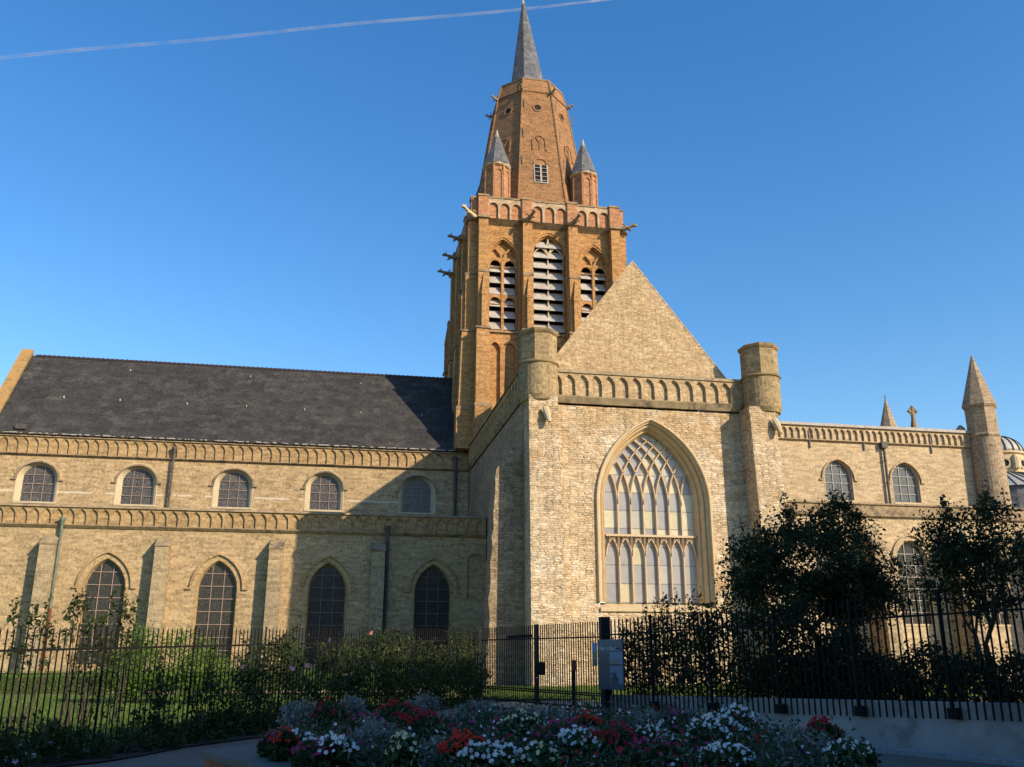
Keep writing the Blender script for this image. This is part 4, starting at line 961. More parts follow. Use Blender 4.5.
lw_.hexa([Fw(0, -.3, 0), Fw(LW, -.4, 0), Fw(LW, -.4, .25), Fw(0, -.3, .25), Fw(0, zw(0), 0), Fw(LW, zw(LW), 0), Fw(LW, zw(LW), .25), Fw(0, zw(0), .25)])
tag(lw_.build('low_wall', 'lowwall', bevel=.012), 'low pale rendered wall under the iron railing, behind the flower bed', 'wall')
# gate
gt = thing('gate', 'double iron gate of thin black bars with wide blue-grey posts and a black lock box', 'gate', (G2.x, G2.y, 0))
ztg = lambda p: 2.52
post(gt, G1, -.1, 2.55, .14, 'post', 'gate_post'); post(gt, G3, -.1, 2.60, .13, 'post', 'gate_post')
dg_ = (G3-G1).normalized()
for (P, Q, nm) in ((G1+dg_*.2, G2-dg_*.06, 1), (G2+dg_*.06, G3-dg_*.22, 0)):
    o = bay(gt, P, Q, 2.48, 2.48, .16, .16, .125, (.42, 2.0), .018, False); o.name = 'gate_leaf'
    fm = MB(); Ff = Fr((P.x, P.y, 0), (dg_.x, dg_.y, 0)); Lg = (Q-P).length; Ff.N = Vector((-dg_.y, dg_.x, 0))
    for u in ((Lg-.05,) if nm else (0,)): fm.fbox(Ff, u-.02, u+.08, .10, 2.5, -.03, .03)
    fm.fbox(Ff, 0, Lg, .12, .18, -.022, .022); fm.fbox(Ff, 0, Lg, .52, .56, -.012, .012)
    if nm: fm.fbox(Ff, Lg*.52, Lg*.93, 2.1, 2.2, .0, .05)
    fo_ = fm.build('leaf_frame', 'post', o)
lk = MB(); P = G2+dg_*.3; Fl = Fr((P.x, P.y, 0), (dg_.x, dg_.y, 0)); Fl.N = Vector((-dg_.y, dg_.x, 0)).normalized(); lk.fbox(Fl, -.25, .17, .98, 1.36, -.08, .06); lk.fbox(Fl, .17, .24, 1.15, 1.19, -.1, -.06)
lko = lk.build('lock_box', 'iron', gt, bevel=.01)
hd = MB(); hd.tube([(G2.x+.02, G2.y-.12, .92), (G2.x+.02, G2.y-.12, .86)], .03, 8); hd.tube([(G2.x, G2.y-.1, .88), (G2.x+.12, G2.y-.16, .88)], .014, 6); hd.build('handle', 'lead', gt)
# bollard behind the gate
bx_, by_ = 7.25, 27.7
bo = thing('bollard', 'slim dark post with a small box top just behind the right gate leaf', 'bollard', (bx_, by_, 0))
MB().tube([(bx_, by_, 0), (bx_, by_, 1.15)], .05, 10).build('stem', 'post', bo); MB().box(bx_-.06, bx_+.06, by_-.06, by_+.06, 1.12, 1.42).build('cap', 'rust', bo)

# information panel on the right gate post
def flatmat(name, c, rough=.35):
    m, t = mat(name); n = N(t); g = n.n('ShaderNodeNewGeometry'); v = n.math('ADD', n.math('MULTIPLY', n.noise(g.outputs['Position'], 7, 4), .25), .87)
    h = n.n('ShaderNodeHueSaturation'); h.inputs['Color'].default_value = (*c, 1); n.l(v, h.inputs['Value']); n.out(n.prin(h.outputs[0], rough, spec=.5)); MT[name] = m
for nm, c in (('sign_navy', (.018, .045, .085)), ('sign_blue', (.022, .06, .12)), ('sign_sky', (.09, .17, .28)), ('sign_pale', (.45, .50, .52)), ('sign_text', (.50, .56, .60)), ('sign_dark', (.02, .03, .05)), ('sign_stone', (.16, .15, .13)), ('sign_bright', (.03, .18, .50)), ('sign_green', (.03, .20, .10)), ('sign_teal', (.03, .08, .11))): flatmat(nm, c)
# the board faces the street: u runs left to right as read
su = Vector((RDIR.x, RDIR.y, 0)); P0 = Vector((G3.x-n_r.x*.34+RDIR.x*.10, G3.y-n_r.y*.34+RDIR.y*.10, 0))
sg_ = thing('information_sign', 'dark blue information board with two small church pictures fixed to the right gate post', 'sign', (P0.x, P0.y, 0))
Fi = Fr(P0, su); Fi.N = Vector((su.y, -su.x, 0)).normalized()
if Fi.N.y > 0: Fi.N = -Fi.N
zb_, zt_ = .68, 1.98; wd_ = 1.0
def patch(name, m, u0, u1, v0, v1, d, par): 
    mb = MB(); mb.fbox(Fi, u0, u1, v0, v1, d-.004, d); return mb.build(name, m, par, recalc=False)
pn = MB(); pn.fbox(Fi, 0, wd_, zb_, zt_, -.03, .0); pno = pn.build('board', 'sign_navy', sg_, bevel=.006)
MB().fbox(Fi, .10, .18, .0, zt_, -.10, -.035).build('support', 'post', sg_)
patch('header', 'sign_blue', .01, wd_-.01, zt_-.33, zt_-.01, .006, pno)
patch('divider', 'sign_dark', .01, wd_-.01, 1.30, 1.33, .007, pno)
for z0_, z1_, nm in ((1.34, 1.66, 'upper_picture'), (.84, 1.29, 'lower_picture')):
    pic = MB(); pic.fbox(Fi, .47, wd_-.02, z0_, z1_, .002, .006); po_ = pic.build(nm, 'sign_sky', pno, recalc=False)
q = MB(); q.prism(Fi, [(.50, .85), (.80, .85), (.80, .99), (.735, 1.0), (.735, 1.05), (.69, 1.06), (.655, 1.2), (.62, 1.06), (.575, 1.05), (.575, 1.0), (.50, .99)], .006, .009); q.build('picture_church', 'sign_dark', pno)
q = MB(); q.prism(Fi, [(.50, 1.345), (.81, 1.345), (.81, 1.44), (.74, 1.42), (.68, 1.50), (.62, 1.41), (.56, 1.45), (.50, 1.40)], .006, .009); q.build('picture_building', 'sign_stone', pno)
tx = MB()
for r0, r1, st in ((1.36, 1.64, .028), (.78, 1.27, .03)):
    z = r1
    while z > r0: tx.fbox(Fi, .05, .05+rng.uniform(.28, .38), z-.008, z, .002, .005); z -= st
tx.fbox(Fi, .05, .32, 1.345, 1.352, .004, .007)
tx.build('text_lines', 'sign_teal', pno, recalc=False)
def text(s_, size, u, v, d, m, par, name='lettering'):
    cu = bpy.data.curves.new(name, 'FONT'); cu.body = s_; cu.size = size; cu.extrude = .001
    to = bpy.data.objects.new('tmp_text', cu); COL.objects.link(to); bpy.context.view_layer.update()
    dgp = bpy.context.evaluated_depsgraph_get(); me = bpy.data.meshes.new_from_object(to.evaluated_get(dgp)); bpy.data.objects.remove(to)
    me.materials.clear(); me.materials.append(MT[m])
    M4 = Matrix((Fi.U, Fi.V, Fi.N)).transposed().to_4x4(); M4.translation = Fi(u, v, d)
    me.transform(M4); o = bpy.data.objects.new(name, me); COL.objects.link(o); o.parent = par
    return o
text('Notre-Dame', .14, .06, zt_-.28, .0095, 'sign_text', pno)
ss = MB(); ss.fbox(Fi, -.26, -.07, 1.28, 1.9, -.02, .0); sso = ss.build('side_plate', 'sign_teal', sg_)
patch('blue_band', 'sign_bright', -.255, -.075, 1.66, 1.885, .004, sso); patch('green_band', 'sign_green', -.255, -.075, 1.44, 1.66, .004, sso)

# ------------------------------------------------------------------ planter
pl = thing('planter', 'low raised planter with a grey slab rim and rust red end, filled with flowers', 'planter', (2.5, 10, 0))
top_ = [(-1.51, 12.48), (-1.23, 11.84), (-.64, 10.64), (.9, 8.5), (3.5, 7.3), (5.4, 8.3), (6.2, 10.2), (6.6, 13.2), (6.3, 17.2), (4.3, 18.6), (2.2, 17.4), (.3, 15.2)]
inn_ = []
cxp = sum(p[0] for p in top_)/len(top_); cyp = sum(p[1] for p in top_)/len(top_)
for i, (x, y) in enumerate(top_):
    k = {0: .84, 1: .86, 2: .90}.get(i, .94 if i < 6 else .97); inn_.append((cxp+(x-cxp)*k, cyp+(y-cyp)*k))
FZ = Fr((0, 0, 0), (1, 0, 0), (0, 1, 0), (0, 0, 1))
q = MB(); q.wall(FZ, top_, [inn_], .07, .45); q.build('rim', 'planter_top', pl)
q = MB(); low = [(cxp+(x-cxp)*.985, cyp+(y-cyp)*.985) for x, y in top_]
q.sides(FZ, low, -.25, .385)
for i, f in enumerate(q.f): q.mi[i] = 1 if i in (0,) else 0
q.build('wall', ['planter_top', 'rust'], pl, recalc=False)
q = MB(); q.poly(FZ, inn_, (), .40); q.build('soil', 'soil', pl, recalc=False)

# ------------------------------------------------------------------ foliage
def leaves(name, C_, size, m, parent=None, up=0.0, asp=.55, sv=.35, flat=False, fold=.25):
    """C_: (n,3) leaf positions; each leaf a small folded diamond of its own direction"""
    n_ = len(C_); a = NR.normal(size=(n_, 3)); a[:, 2] += up; a /= np.linalg.norm(a, axis=1)[:, None]
    b = NR.normal(size=(n_, 3)); b -= (b*a).sum(1)[:, None]*a; b /= np.linalg.norm(b, axis=1)[:, None]
    c_ = np.cross(a, b); s_ = size*(1+sv*NR.normal(size=n_)).clip(.4, 2)[:, None]
    v = np.empty((n_, 4, 3)); w2 = s_*asp
    v[:, 0] = C_-a*s_*.5; v[:, 1] = C_+b*w2*.5+c_*w2*fold; v[:, 2] = C_+a*s_*.5; v[:, 3] = C_-b*w2*.5+c_*w2*fold
    me = bpy.data.meshes.new(name); me.vertices.add(n_*4); me.vertices.foreach_set('co', v.reshape(-1).astype(np.float32))
    me.loops.add(n_*4); me.loops.foreach_set('vertex_index', np.arange(n_*4, dtype=np.int32))
    me.polygons.add(n_); me.polygons.foreach_set('loop_start', np.arange(0, n_*4, 4, dtype=np.int32)); me.polygons.foreach_set('loop_total', np.full(n_, 4, dtype=np.int32))
    me.materials.append(MT[m]); me.update(calc_edges=True); me.validate()
    o = bpy.data.objects.new(name, me); COL.objects.link(o)
    if parent: o.parent = parent; o.matrix_parent_inverse = Matrix.Translation(-parent.location)
    return o
def blob(c_, r_, n_, shell=.45):
    d = NR.normal(size=(n_, 3)); d /= np.linalg.norm(d, axis=1)[:, None]
    rr_ = (shell+(1-shell)*NR.rand(n_)**.6)[:, None]
    return np.array(c_)+d*rr_*np.array(r_)
def skeleton(base, fork, tips, r0, stems=1):
    """grow limbs from the fork towards the tips; returns paths"""
    base = Vector(base); fork = Vector(fork); nodes = [fork]; par = {0: None}; paths = []
    tips = sorted([Vector(t) for t in tips], key=lambda t: (t-fork).length)
    load = [0]
    for t in tips:
        best, bi = 1e9, 0
        for i, nd in enumerate(nodes):
            d = (t-nd).length + (0.35*(nd-fork).length)
            if d < best and nd.z < t.z+.5: best, bi = d, i
        a = nodes[bi]; L = (t-a).length; k = max(2, int(L/.35)); prev = bi
        side = Vector((rng.uniform(-1, 1), rng.uniform(-1, 1), rng.uniform(-.3, .6)))*L*.12
        for j in range(1, k+1):
            s_ = j/k; p_ = a.lerp(t, s_)+side*math.sin(math.pi*s_)+Vector((rng.uniform(-.03, .03), rng.uniform(-.03, .03), 0))
            nodes.append(p_); load.append(0); par[len(nodes)-1] = prev; prev = len(nodes)-1
        q_ = prev
        while q_ is not None: load[q_] += 1; q_ = par[q_]
    return nodes, par, load
def tree(name, label, cat, base, fork, crown, ntips, leaf_n, lsize, lm, r0=.10, group=None, cl=(.42, .42, .30), up=0):
    T = thing(name, label, cat, base, group)
    tips = []
    for (c_, r_, k) in crown:
        for p_ in blob(c_, r_, int(ntips*k), .35): tips.append(p_)
    tall = []
    for k in range(up):     # upright shoots that break the outline
        c_, r_, _ = crown[rng.randrange(len(crown))] if k % 3 == 0 else crown[0]
        an = rng.uniform(0, 6.28); q_ = rng.uniform(0, .92)
        p_ = np.array([c_[0]+r_[0]*q_*math.cos(an), c_[1]+r_[1]*q_*math.sin(an), c_[2]+r_[2]*math.sqrt(1-q_*q_)*.9])
        h_ = rng.uniform(.25, .75); tips.append(p_); tall.append((p_, p_+np.array([rng.uniform(-.2, .2), rng.uniform(-.15, .15), h_])))
    nodes, par, load = skeleton(base, fork, tips, r0)
    mb = MB(); mx = max(load)
    b = Vector(base); f = Vector(fork); mid = b.lerp(f, .5)+Vector((rng.uniform(-.06, .06), rng.uniform(-.06, .06), 0))
    mb.tube([b-Vector((0, 0, .3)), b+Vector((0, 0, .1)), mid, f], [r0*1.5, r0*1.15, r0, r0*.85], 9); tk = mb.build('trunk', 'trunk', T, smooth=True, recalc=False)
    lm_ = MB()
    rad = lambda i: max(.006, r0*.8*math.sqrt(load[i]/mx))
    for i, p_ in par.items():
        if p_ is not None: lm_.tube([nodes[p_], nodes[i]], [rad(p_) if p_ else min(r0*.6, rad(i)*1.2), rad(i)], 4 if rad(i) < .02 else 6, caps=False)
    for a_, b_ in tall: lm_.tube([a_, b_], [.007, .003], 4)
    lm_.build('limbs', 'trunk', T, recalc=False)
    per = max(4, leaf_n//len(tips)); Cs = []
    for t in tips:
        k = rng.uniform(.45, 1.35); Cs.append(np.array(t)+NR.normal(size=(int(per*rng.uniform(.3, 1.7)), 3))*np.array(cl)*k*.5)
    for a_, b_ in tall:
        for t_ in np.linspace(.05, 1, 13): Cs.append((a_+(b_-a_)*t_)[None, :]+NR.normal(size=(3, 3))*.05)
    leaves('crown', np.concatenate(Cs), lsize, lm, T)
    return T
def shrub(name, label, cat, blobs, n_, lsize, lm, stems=6, group=None, flowers=None, sprigs=0, spr_h=.8, sm='trunk', lump=26):
    c0 = blobs[0][0]; base = (c0[0], c0[1], gz(c0[0], c0[1])); T = thing(name, label, cat, base, group)
    tot = sum(r_[0]*r_[1]+r_[0]*r_[2]+r_[1]*r_[2] for _, r_ in blobs); Cs = []; sm_ = MB(); tops = []
    for c_, r_ in blobs:
        wgt = (r_[0]*r_[1]+r_[0]*r_[2]+r_[1]*r_[2])/tot; k = int(n_*wgt)
        cl_ = blob(c_, r_, max(4, int(lump*wgt*len(blobs))), .5)
        for q_ in cl_: Cs.append(q_+NR.normal(size=(max(3, int(k*.75/len(cl_)*rng.uniform(.4, 1.6))), 3))*.16*min(1, max(r_)*.9))
        Cs.append(blob(c_, r_, int(k*.25), .3))
        for j in range(stems):
            q_ = cl_[j % len(cl_)]; b_ = Vector((c_[0]+rng.uniform(-.4, .4)*r_[0], c_[1]+rng.uniform(-.4, .4)*r_[1], gz(c_[0], c_[1])-.05))
            e_ = Vector(q_); m_ = b_.lerp(e_, .5)+Vector((rng.uniform(-.1, .1), rng.uniform(-.1, .1), .1)); sm_.tube([b_, m_, e_], [.014, .010, .005], 5)
        for j in range(int(sprigs)):
            an = rng.uniform(0, 6.28); rr_ = rng.uniform(0, .9)
            b_ = Vector((c_[0]+r_[0]*rr_*math.cos(an), c_[1]+r_[1]*rr_*math.sin(an), c_[2]+r_[2]*math.sqrt(1-rr_*rr_)*.8))
            h_ = rng.uniform(.35, 1)*spr_h; e_ = b_+Vector((rng.uniform(-.35, .35)*h_, rng.uniform(-.35, .35)*h_, h_)); m_ = b_.lerp(e_, .55)+Vector((0, 0, .08*h_))
            sm_.tube([b_, m_, e_], [.008, .006, .003], 4)
            for t_ in np.linspace(.1, 1, int(9*h_/.5)+3):
                p_ = b_.lerp(e_, t_)+Vector((rng.uniform(-.07, .07), rng.uniform(-.07, .07), rng.uniform(-.05, .05))); Cs.append(np.array([p_]*2)+NR.normal(size=(2, 3))*.03)
    if sm_.v: sm_.build('stems', sm, T, recalc=False)
    leaves('foliage', np.concatenate(Cs), lsize, lm, T)
    if flowers:
        fm, pts, fs_ = flowers; bl = blossoms('flowers', pts, fs_, fm, T)
    return T
def blossoms(name, pts, s_, m, parent, petals=5, dense=2):
    mb = MB()
    for p_ in pts:
        p_ = Vector(p_); n_ = Vector((rng.uniform(-.7, .5), rng.uniform(-1.2, .1), rng.uniform(.1, .9))).normalized(); a = n_.orthogonal().normalized(); b = n_.cross(a); r_ = s_*rng.uniform(.75, 1.2); o_ = rng.uniform(0, 6)
        ring = []
        for k in range(petals*2):
            an = o_+math.pi*k/petals; q_ = r_*(1.0 if k % 2 == 0 else .72); ring.append(p_+(a*math.cos(an)+b*math.sin(an))*q_+n_*q_*.25)
        mb.add([p_]+ring, [(0, 1+k, 1+(k+1) % (petals*2)) for k in range(petals*2)])
    o = mb.build(name, m, parent, recalc=False); return o

# big dark tree behind the railing
tree('small_tree', 'broad dark leafy tree behind the railing, right of the great window', 'tree', (12.3, 22.2, 0), (12.35, 22.3, 1.9),
     [((12.3, 22.2, 3.75), (2.35, 1.7, 1.15), 1.0), ((11.1, 22.0, 3.0), (1.2, 1.1, .8), .35), ((13.6, 22.2, 3.1), (1.4, 1.1, .75), .3), ((13.2, 22.3, 4.9), (.8, .8, .6), .12), ((11.7, 22.3, 4.7), (.7, .8, .5), .08)], 210, 30000, .086, 'leaf_tree', .10, cl=(.36, .36, .27), up=26)
tree('small_tree', 'dark looser tree at the right edge of the photo with three leaning stems', 'tree', (14.9, 19.0, -.1), (14.75, 19.1, 1.8),
     [((15.1, 19.0, 3.75), (1.75, 1.5, 1.2), 1.0), ((13.9, 18.9, 3.6), (.9, .9, .9), .25), ((16.8, 19.2, 3.4), (1.4, 1.2, 1.1), .5)], 100, 9500, .086, 'leaf_tree', .075, cl=(.36, .36, .27), up=18)
tree('young_tree', 'thin young tree with two bare dark stems in front of the east windows', 'tree', (14.4, 18.6, -.1), (14.3, 18.8, 2.0),
     [((14.2, 18.8, 3.2), (1.1, .9, .9), 1.0)], 34, 2600, .085, 'leaf_tree', .055, cl=(.42, .42, .35), up=6)
tree('young_tree', 'second slim dark trunk beside the broad tree behind the railing', 'tree', (12.9, 21.6, 0), (12.7, 21.7, 2.0),
     [((12.9, 21.8, 3.0), (1.3, .9, .7), 1.0)], 24, 3500, .10, 'leaf_tree', .07)
def rp(s, k): q_ = G3+RDIR*s+n_r*k; return q_.x, q_.y
def lp(s, k): q_ = LF0+LDIR*s-n_l*k; return q_.x, q_.y
# climbing shrub on the railing between the post and the tree
bl = []
for s, h in ((.9, 2.1), (1.9, 2.3), (2.9, 2.4), (3.9, 2.5), (4.9, 2.3)):
    x, y = rp(s, .45); bl.append(((x, y, h*.52+.25), (.62, .45, h*.52)))
shrub('climbing_shrub', 'dark climbing shrub spilling over the railing below the great window', 'shrub', bl, 15000, .085, 'leaf_olive', 8, sprigs=7, spr_h=.9, lump=70)
x, y = rp(5.9, .9); x2, y2 = rp(7.0, 1.0)
shrub('large_shrub', 'dense dark shrub filling the gap under the broad tree', 'shrub', [((x, y, 1.5), (.8, .6, 1.4)), ((x2, y2, 1.2), (.7, .6, 1.0))], 9000, .09, 'leaf_tree', 8, lump=50)
hb = []
for i in range(12):
    x, y = rp(4.6+i*.98, 1.7); hb.append(((x, y, .85+.14*math.sin(i*1.9)), (.85, .6, .85)))
shrub('hedge', 'low dark hedge behind the railing at the foot of the trees', 'hedge', hb, 60000, .075, 'leaf_tree', 2, lump=60, sprigs=2, spr_h=.4)
x, y = rp(6.9, 4.2)
shrub('rose_bush', 'rose bush with pink blooms behind the trunks of the broad tree', 'rose bush', [((14.6, 24.2, 1.0), (1.0, .6, .9)), ((14.3, 24.4, 2.0), (.5, .4, .8))], 3600, .08, 'leaf_rose', 8, flowers=('p_rose', [p_ for p_ in blob((14.35, 23.9, 1.35), (.35, .3, .22), 26)]+[p_ for p_ in blob((14.2, 24.0, 2.75), (.22, .2, .25), 16)], .05), sprigs=5)
# roses and undergrowth along the left fence
bl = []
for s, h, r_ in ((16.2, 1.7, .7), (17.4, 1.95, .8), (18.6, 2.0, .8), (19.8, 2.1, .85), (21.0, 2.1, .9), (22.2, 2.15, .9), (23.4, 2.1, .9), (24.6, 2.1, .8)):
    x, y = lp(s, -.5); bl.append(((x, y, h*.40+.02), (r_*.8, .42, h*.40*(.55+.8*((s*7.3)%1)))))
fp = []
for px, py in ((292, 669), (307, 666), (274, 641), (243, 667), (346, 675), (330, 640), (372, 633)):
    d = F+RT2*((px-512)/902.25)-UP2*((py-383.5)/902.25)
    P0_ = Vector((LF0.x, LF0.y, 0))-Vector((n_l.x, n_l.y, 0))*-.85; t = (P0_-Vector((0, 0, 1.6))).dot(Vector((n_l.x, n_l.y, 0)))/d.dot(Vector((n_l.x, n_l.y, 0)))
    fp += [Vector((0, 0, 1.6))+d*t]
shrub('climbing_rose', 'long dark climbing rose with pink blooms growing through the fence left of the gate', 'rose', bl, 11500, .085, 'leaf_rose', 9, sprigs=13, spr_h=.85, flowers=('p_rose', fp, .075), lump=26)
bl = []
for s, h, r_ in ((11.0, .9, .5), (12.4, 1.1, .6), (13.6, 1.5, .6), (14.8, 1.9, .7)):
    x, y = lp(s, -.2); bl.append(((x, y, h*.5-.15), (r_, .4, h*.55)))
shrub('rose_bush', 'arching rose bush on the fence beside the planter', 'rose bush', bl, 4200, .085, 'leaf_rose', 7, sprigs=7, spr_h=.9, lump=26)
bl = []
for i in range(19):
    x, y = lp(3.2+i*.85, -.35); bl.append(((x, y, .02+.06*math.sin(i*2.3)), (.55, .34, .34+.08*math.sin(i*1.3))))
shrub('undergrowth', 'low dark undergrowth along the foot of the left fence', 'undergrowth', bl, 17000, .075, 'leaf_olive', 1, lump=14, sprigs=2, spr_h=.5)
def px_at(px, Y, z):
    d = F+RT2*((px-512)/902.25)
    d0 = F+RT2*((px-512)/902.25)-UP2*((654-383.5)/902.25); x = d0.x/d0.y*Y; return (x, Y, z)
c = px_at(35, 20.5, 1.5)
shrub('rose_bush', 'tall thin rose bush at the far left in front of the green downpipe', 'rose bush', [(px_at(32, 22, 1.75), (.55, .4, .55)), (px_at(75, 22.5, 2.0), (.35, .3, .7)), (px_at(90, 22.5, 1.3), (.4, .3, .8))], 760, .10, 'leaf_rose', 9, sprigs=6, spr_h=.8, lump=18)
shrub('rose_bush', 'sparse arching rose in front of the leftmost leaded window', 'rose bush', [(px_at(118, 23, 1.7), (.5, .4, .8))], 420, .10, 'leaf_rose', 8, sprigs=7, spr_h=.8, lump=14)
shrub('laurel_bush', 'round sunlit green bush on the lawn between the two left windows', 'bush', [(px_at(165, 33, 1.3), (1.9, 1.1, 1.15)), (px_at(135, 33, 1.0), (1.1, .9, .85)), (px_at(205, 33, .9), (1.2, .9, .8))], 13000, .085, 'leaf_box', 8, lump=60)
shrub('laurel_bush', 'smaller green bush below the second leaded window', 'bush', [(px_at(275, 36, 1.15), (1.3, .9, 1.15)), (px_at(240, 36, .8), (1.0, .8, .8))], 5500, .085, 'leaf_rose', 8, lump=45)
shrub('laurel_bush', 'olive green bush rising behind the climbing rose near the gate', 'bush', [(px_at(385, 38, 1.3), (1.8, .9, 1.2)), (px_at(345, 38, 1.1), (1.1, .8, 1.1))], 5000, .085, 'leaf_rose', 8, lump=45)
# clipped box hedges
def boxhedge(label, P, Q, h, w_, n_):
    P = Vector(P); Q = Vector(Q); T = thing('box_hedge', label, 'hedge', (P.x, P.y, 0), 'clipped box hedges on the lawn')
    d = (Q-P); L = d.length; d.normalize(); nn_ = Vector((-d.y, d.x))
    k = MB(); a, b = P, Q; s_ = w_*.5-.06
    k.hexa([(*(a-nn_*s_), 0), (*(b-nn_*s_), 0), (*(b+nn_*s_), 0), (*(a+nn_*s_), 0), (*(a-nn_*s_), h-.06), (*(b-nn_*s_), h-.06), (*(b+nn_*s_), h-.06), (*(a+nn_*s_), h-.06)]); k.build('twiggy_core', 'leaf_olive', T, recalc=False)
    u = NR.rand(n_)*L; f = NR.rand(n_); c_ = np.zeros((n_, 3)); v = (NR.rand(n_)-.5)*w_; z = NR.rand(n_)*h
    top = f < .4; z[top] = h+NR.normal(size=top.sum())*.03; sdm = ~top; v[sdm] = np.sign(v[sdm])*w_*.5+NR.normal(size=sdm.sum())*.03
    c_[:, 0] = P.x+d.x*u+nn_.x*v; c_[:, 1] = P.y+d.y*u+nn_.y*v; c_[:, 2] = z
    leaves('foliage', c_, .06, 'leaf_box', T, up=.3)
boxhedge('long clipped box hedge along the foot of the aisle wall', (-19, 50), (4, 51.5), .75, 1.0, 9000)
boxhedge('short dark clipped hedge at the left edge of the lawn', (-17, 41.0), (-9.0, 42.0), .72, 1.2, 4200)
boxhedge('clipped hedge on the lawn just behind the sandy path', (-8.8, 45), (3, 46), .7, 1.0, 5200)
boxhedge('low curved clipped hedge seen through the gate', (4.5, 33.2), (12.5, 31.8), .16, .4, 1600)
# grass blades over the visible lawn
def grass(name, reg, n_, s_):
    P_ = []
    for (x0, x1, y0, y1, w_) in reg:
        k = int(n_*w_); X = x0+NR.rand(k)*(x1-x0); Y = y0+(NR.rand(k)**1.3)*(y1-y0); P_.append(np.stack([X, Y, np.full(k, .045)], 1))
    c_ = np.concatenate(P_)
    x_, y_ = c_[:, 0], c_[:, 1]
    keep = (x_ < LF0.x+(y_-LF0.y)*(LF1.x-LF0.x)/(LF1.y-LF0.y)-.2) | (y_ > 33.6)
    return tag(leaves(name, c_[keep], s_, 'grass', up=2.2, asp=.22), kind='stuff')
g = grass('grass', [(-18, 5, 44.5, 58, .25), (-12, 0, 17, 32, .55), (-16, 6, 32, 38.5, .3), (5, 17, 33, 48, .25)], 60000, .09); g['label'] = 'short green lawn grass between the fence and the church'; g['category'] = 'grass'

# ------------------------------------------------------------------ flowers in the planter
def bed_z(x, y):
    dx, dy = (x-cxp)/4.6, (y-cyp)/5.2; return .45
from mathutils.geometry import intersect_point_quad_2d
def in_poly(x, y, P_):
    c_ = False; j = len(P_)-1
    for i in range(len(P_)):
        if (P_[i][1] > y) != (P_[j][1] > y) and x < (P_[j][0]-P_[i][0])*(y-P_[i][1])/(P_[j][1]-P_[i][1])+P_[i][0]: c_ = not c_
        j = i
    return c_
def ray_pt(px, py, z):
    d = F+RT2*((px-512)/902.25)-UP2*((py-383.5)/902.25); t = (z-1.6)/d.z; return Vector((d.x*t, d.y*t, z))
def silver(label, px, py, r_, h_, n_=1500):
    c_ = ray_pt(px, py, .45+h_*.5); T = thing('silver_ragwort', label, 'plant', (c_.x, c_.y, .45), 'silver-leaved plants in the flower bed')
    P_ = []; sm_ = MB()
    for k in range(26):
        an = rng.uniform(0, 6.28); q_ = rng.uniform(.1, 1)*r_; tip = Vector((c_.x+q_*math.cos(an), c_.y+q_*math.sin(an), .45+h_*(1.05-.5*(q_/r_)**2)*rng.uniform(.75, 1.15)))
        b_ = Vector((c_.x+q_*.3*math.cos(an), c_.y+q_*.3*math.sin(an), .42)); sm_.tube([b_, b_.lerp(tip, .5)+Vector((0, 0, .03)), tip], [.006, .005, .003], 4)
        for t_ in np.linspace(.35, 1, 8):
            p_ = np.array(b_.lerp(tip, t_)); P_.append(p_+NR.normal(size=(int(n_/208)+1, 3))*.045)
    sm_.build('stems', 'leaf_silver', T, recalc=False)
    leaves('foliage', np.concatenate(P_), .075, 'leaf_silver', T, up=.4, asp=.3)
def bedding(name, label, cat, px, py, r_, h_, pet, nf, fs_, group, head=False, leafm='leaf_bed', nl=900):
    c_ = ray_pt(px, py, .45+h_*.6); T = thing(name, label, cat, (c_.x, c_.y, .45), group)
    P_ = blob((c_.x, c_.y, .45+h_*.35), (r_, r_, h_*.6), nl, .3); P_ = P_[P_[:, 2] > .40]
    leaves('foliage', P_, .055, leafm, T, up=.2, asp=.8)
    pts = []
    for k in range(nf):
        an = rng.uniform(0, 6.28); q_ = math.sqrt(rng.random())*r_
        p_ = Vector((c_.x+q_*math.cos(an), c_.y+q_*math.sin(an), .45+h_*(1.0-.45*(q_/r_)**2)*rng.uniform(.85, 1.1)))
        if head: pts += [p_+Vector((rng.gauss(0, .022), rng.gauss(0, .022), rng.gauss(0, .018))) for _ in range(11)]
        else: pts.append(p_)
    blossoms('flowers', pts, fs_ if not head else fs_*.55, pet, T)
    return T
WP, RG, PP = 'white petunias in the flower bed', 'red geraniums in the flower bed', 'magenta flowers in the flower bed'
silver('large silvery plant at the front of the bed, left of the cream flowers', 378, 742, 0.42, 000.34)
silver('tall silvery plant at the left end of the bed behind the scarlet flowers', 300, 718, 0.4, 000.37)
silver('silvery plant at the back of the bed in front of the climbing rose', 352, 712, 0.45, 000.37)
silver("silvery plant at the bed's front between the cream and the scarlet flowers", 440, 757, 0.34, 000.23)
silver('silvery clump behind the red geraniums left of the gate', 425, 706, 0.38, 000.29)
silver('silvery clump in the middle of the bed directly below the lock box', 545, 722, 0.46, 000.29)
silver('silvery clump below the information board', 640, 724, 0.46, 000.29)
silver('silvery plant at the back of the bed under the left gate post', 478, 712, 0.4, 000.31)
silver('wide silvery plant near the right end of the bed beside the dark red geraniums', 800, 748, 0.42, 000.25)
silver('silvery clump at the back of the bed left of the white petunias', 690, 722, 0.36, 000.23)
silver('silvery plant at the bottom edge between the scarlet and cream flowers', 590, 745, 0.36, 000.22)
bedding('petunia', 'white petunias hanging over the slab rim at the left end of the bed', 'petunia', 298, 742, 0.22, 0.3, 'p_white', 37, .027, WP)
bedding('petunia', 'white petunias beside the large silvery plant, second clump from the left', 'petunia', 335, 748, 0.24, 0.32, 'p_white', 57, .027, WP)
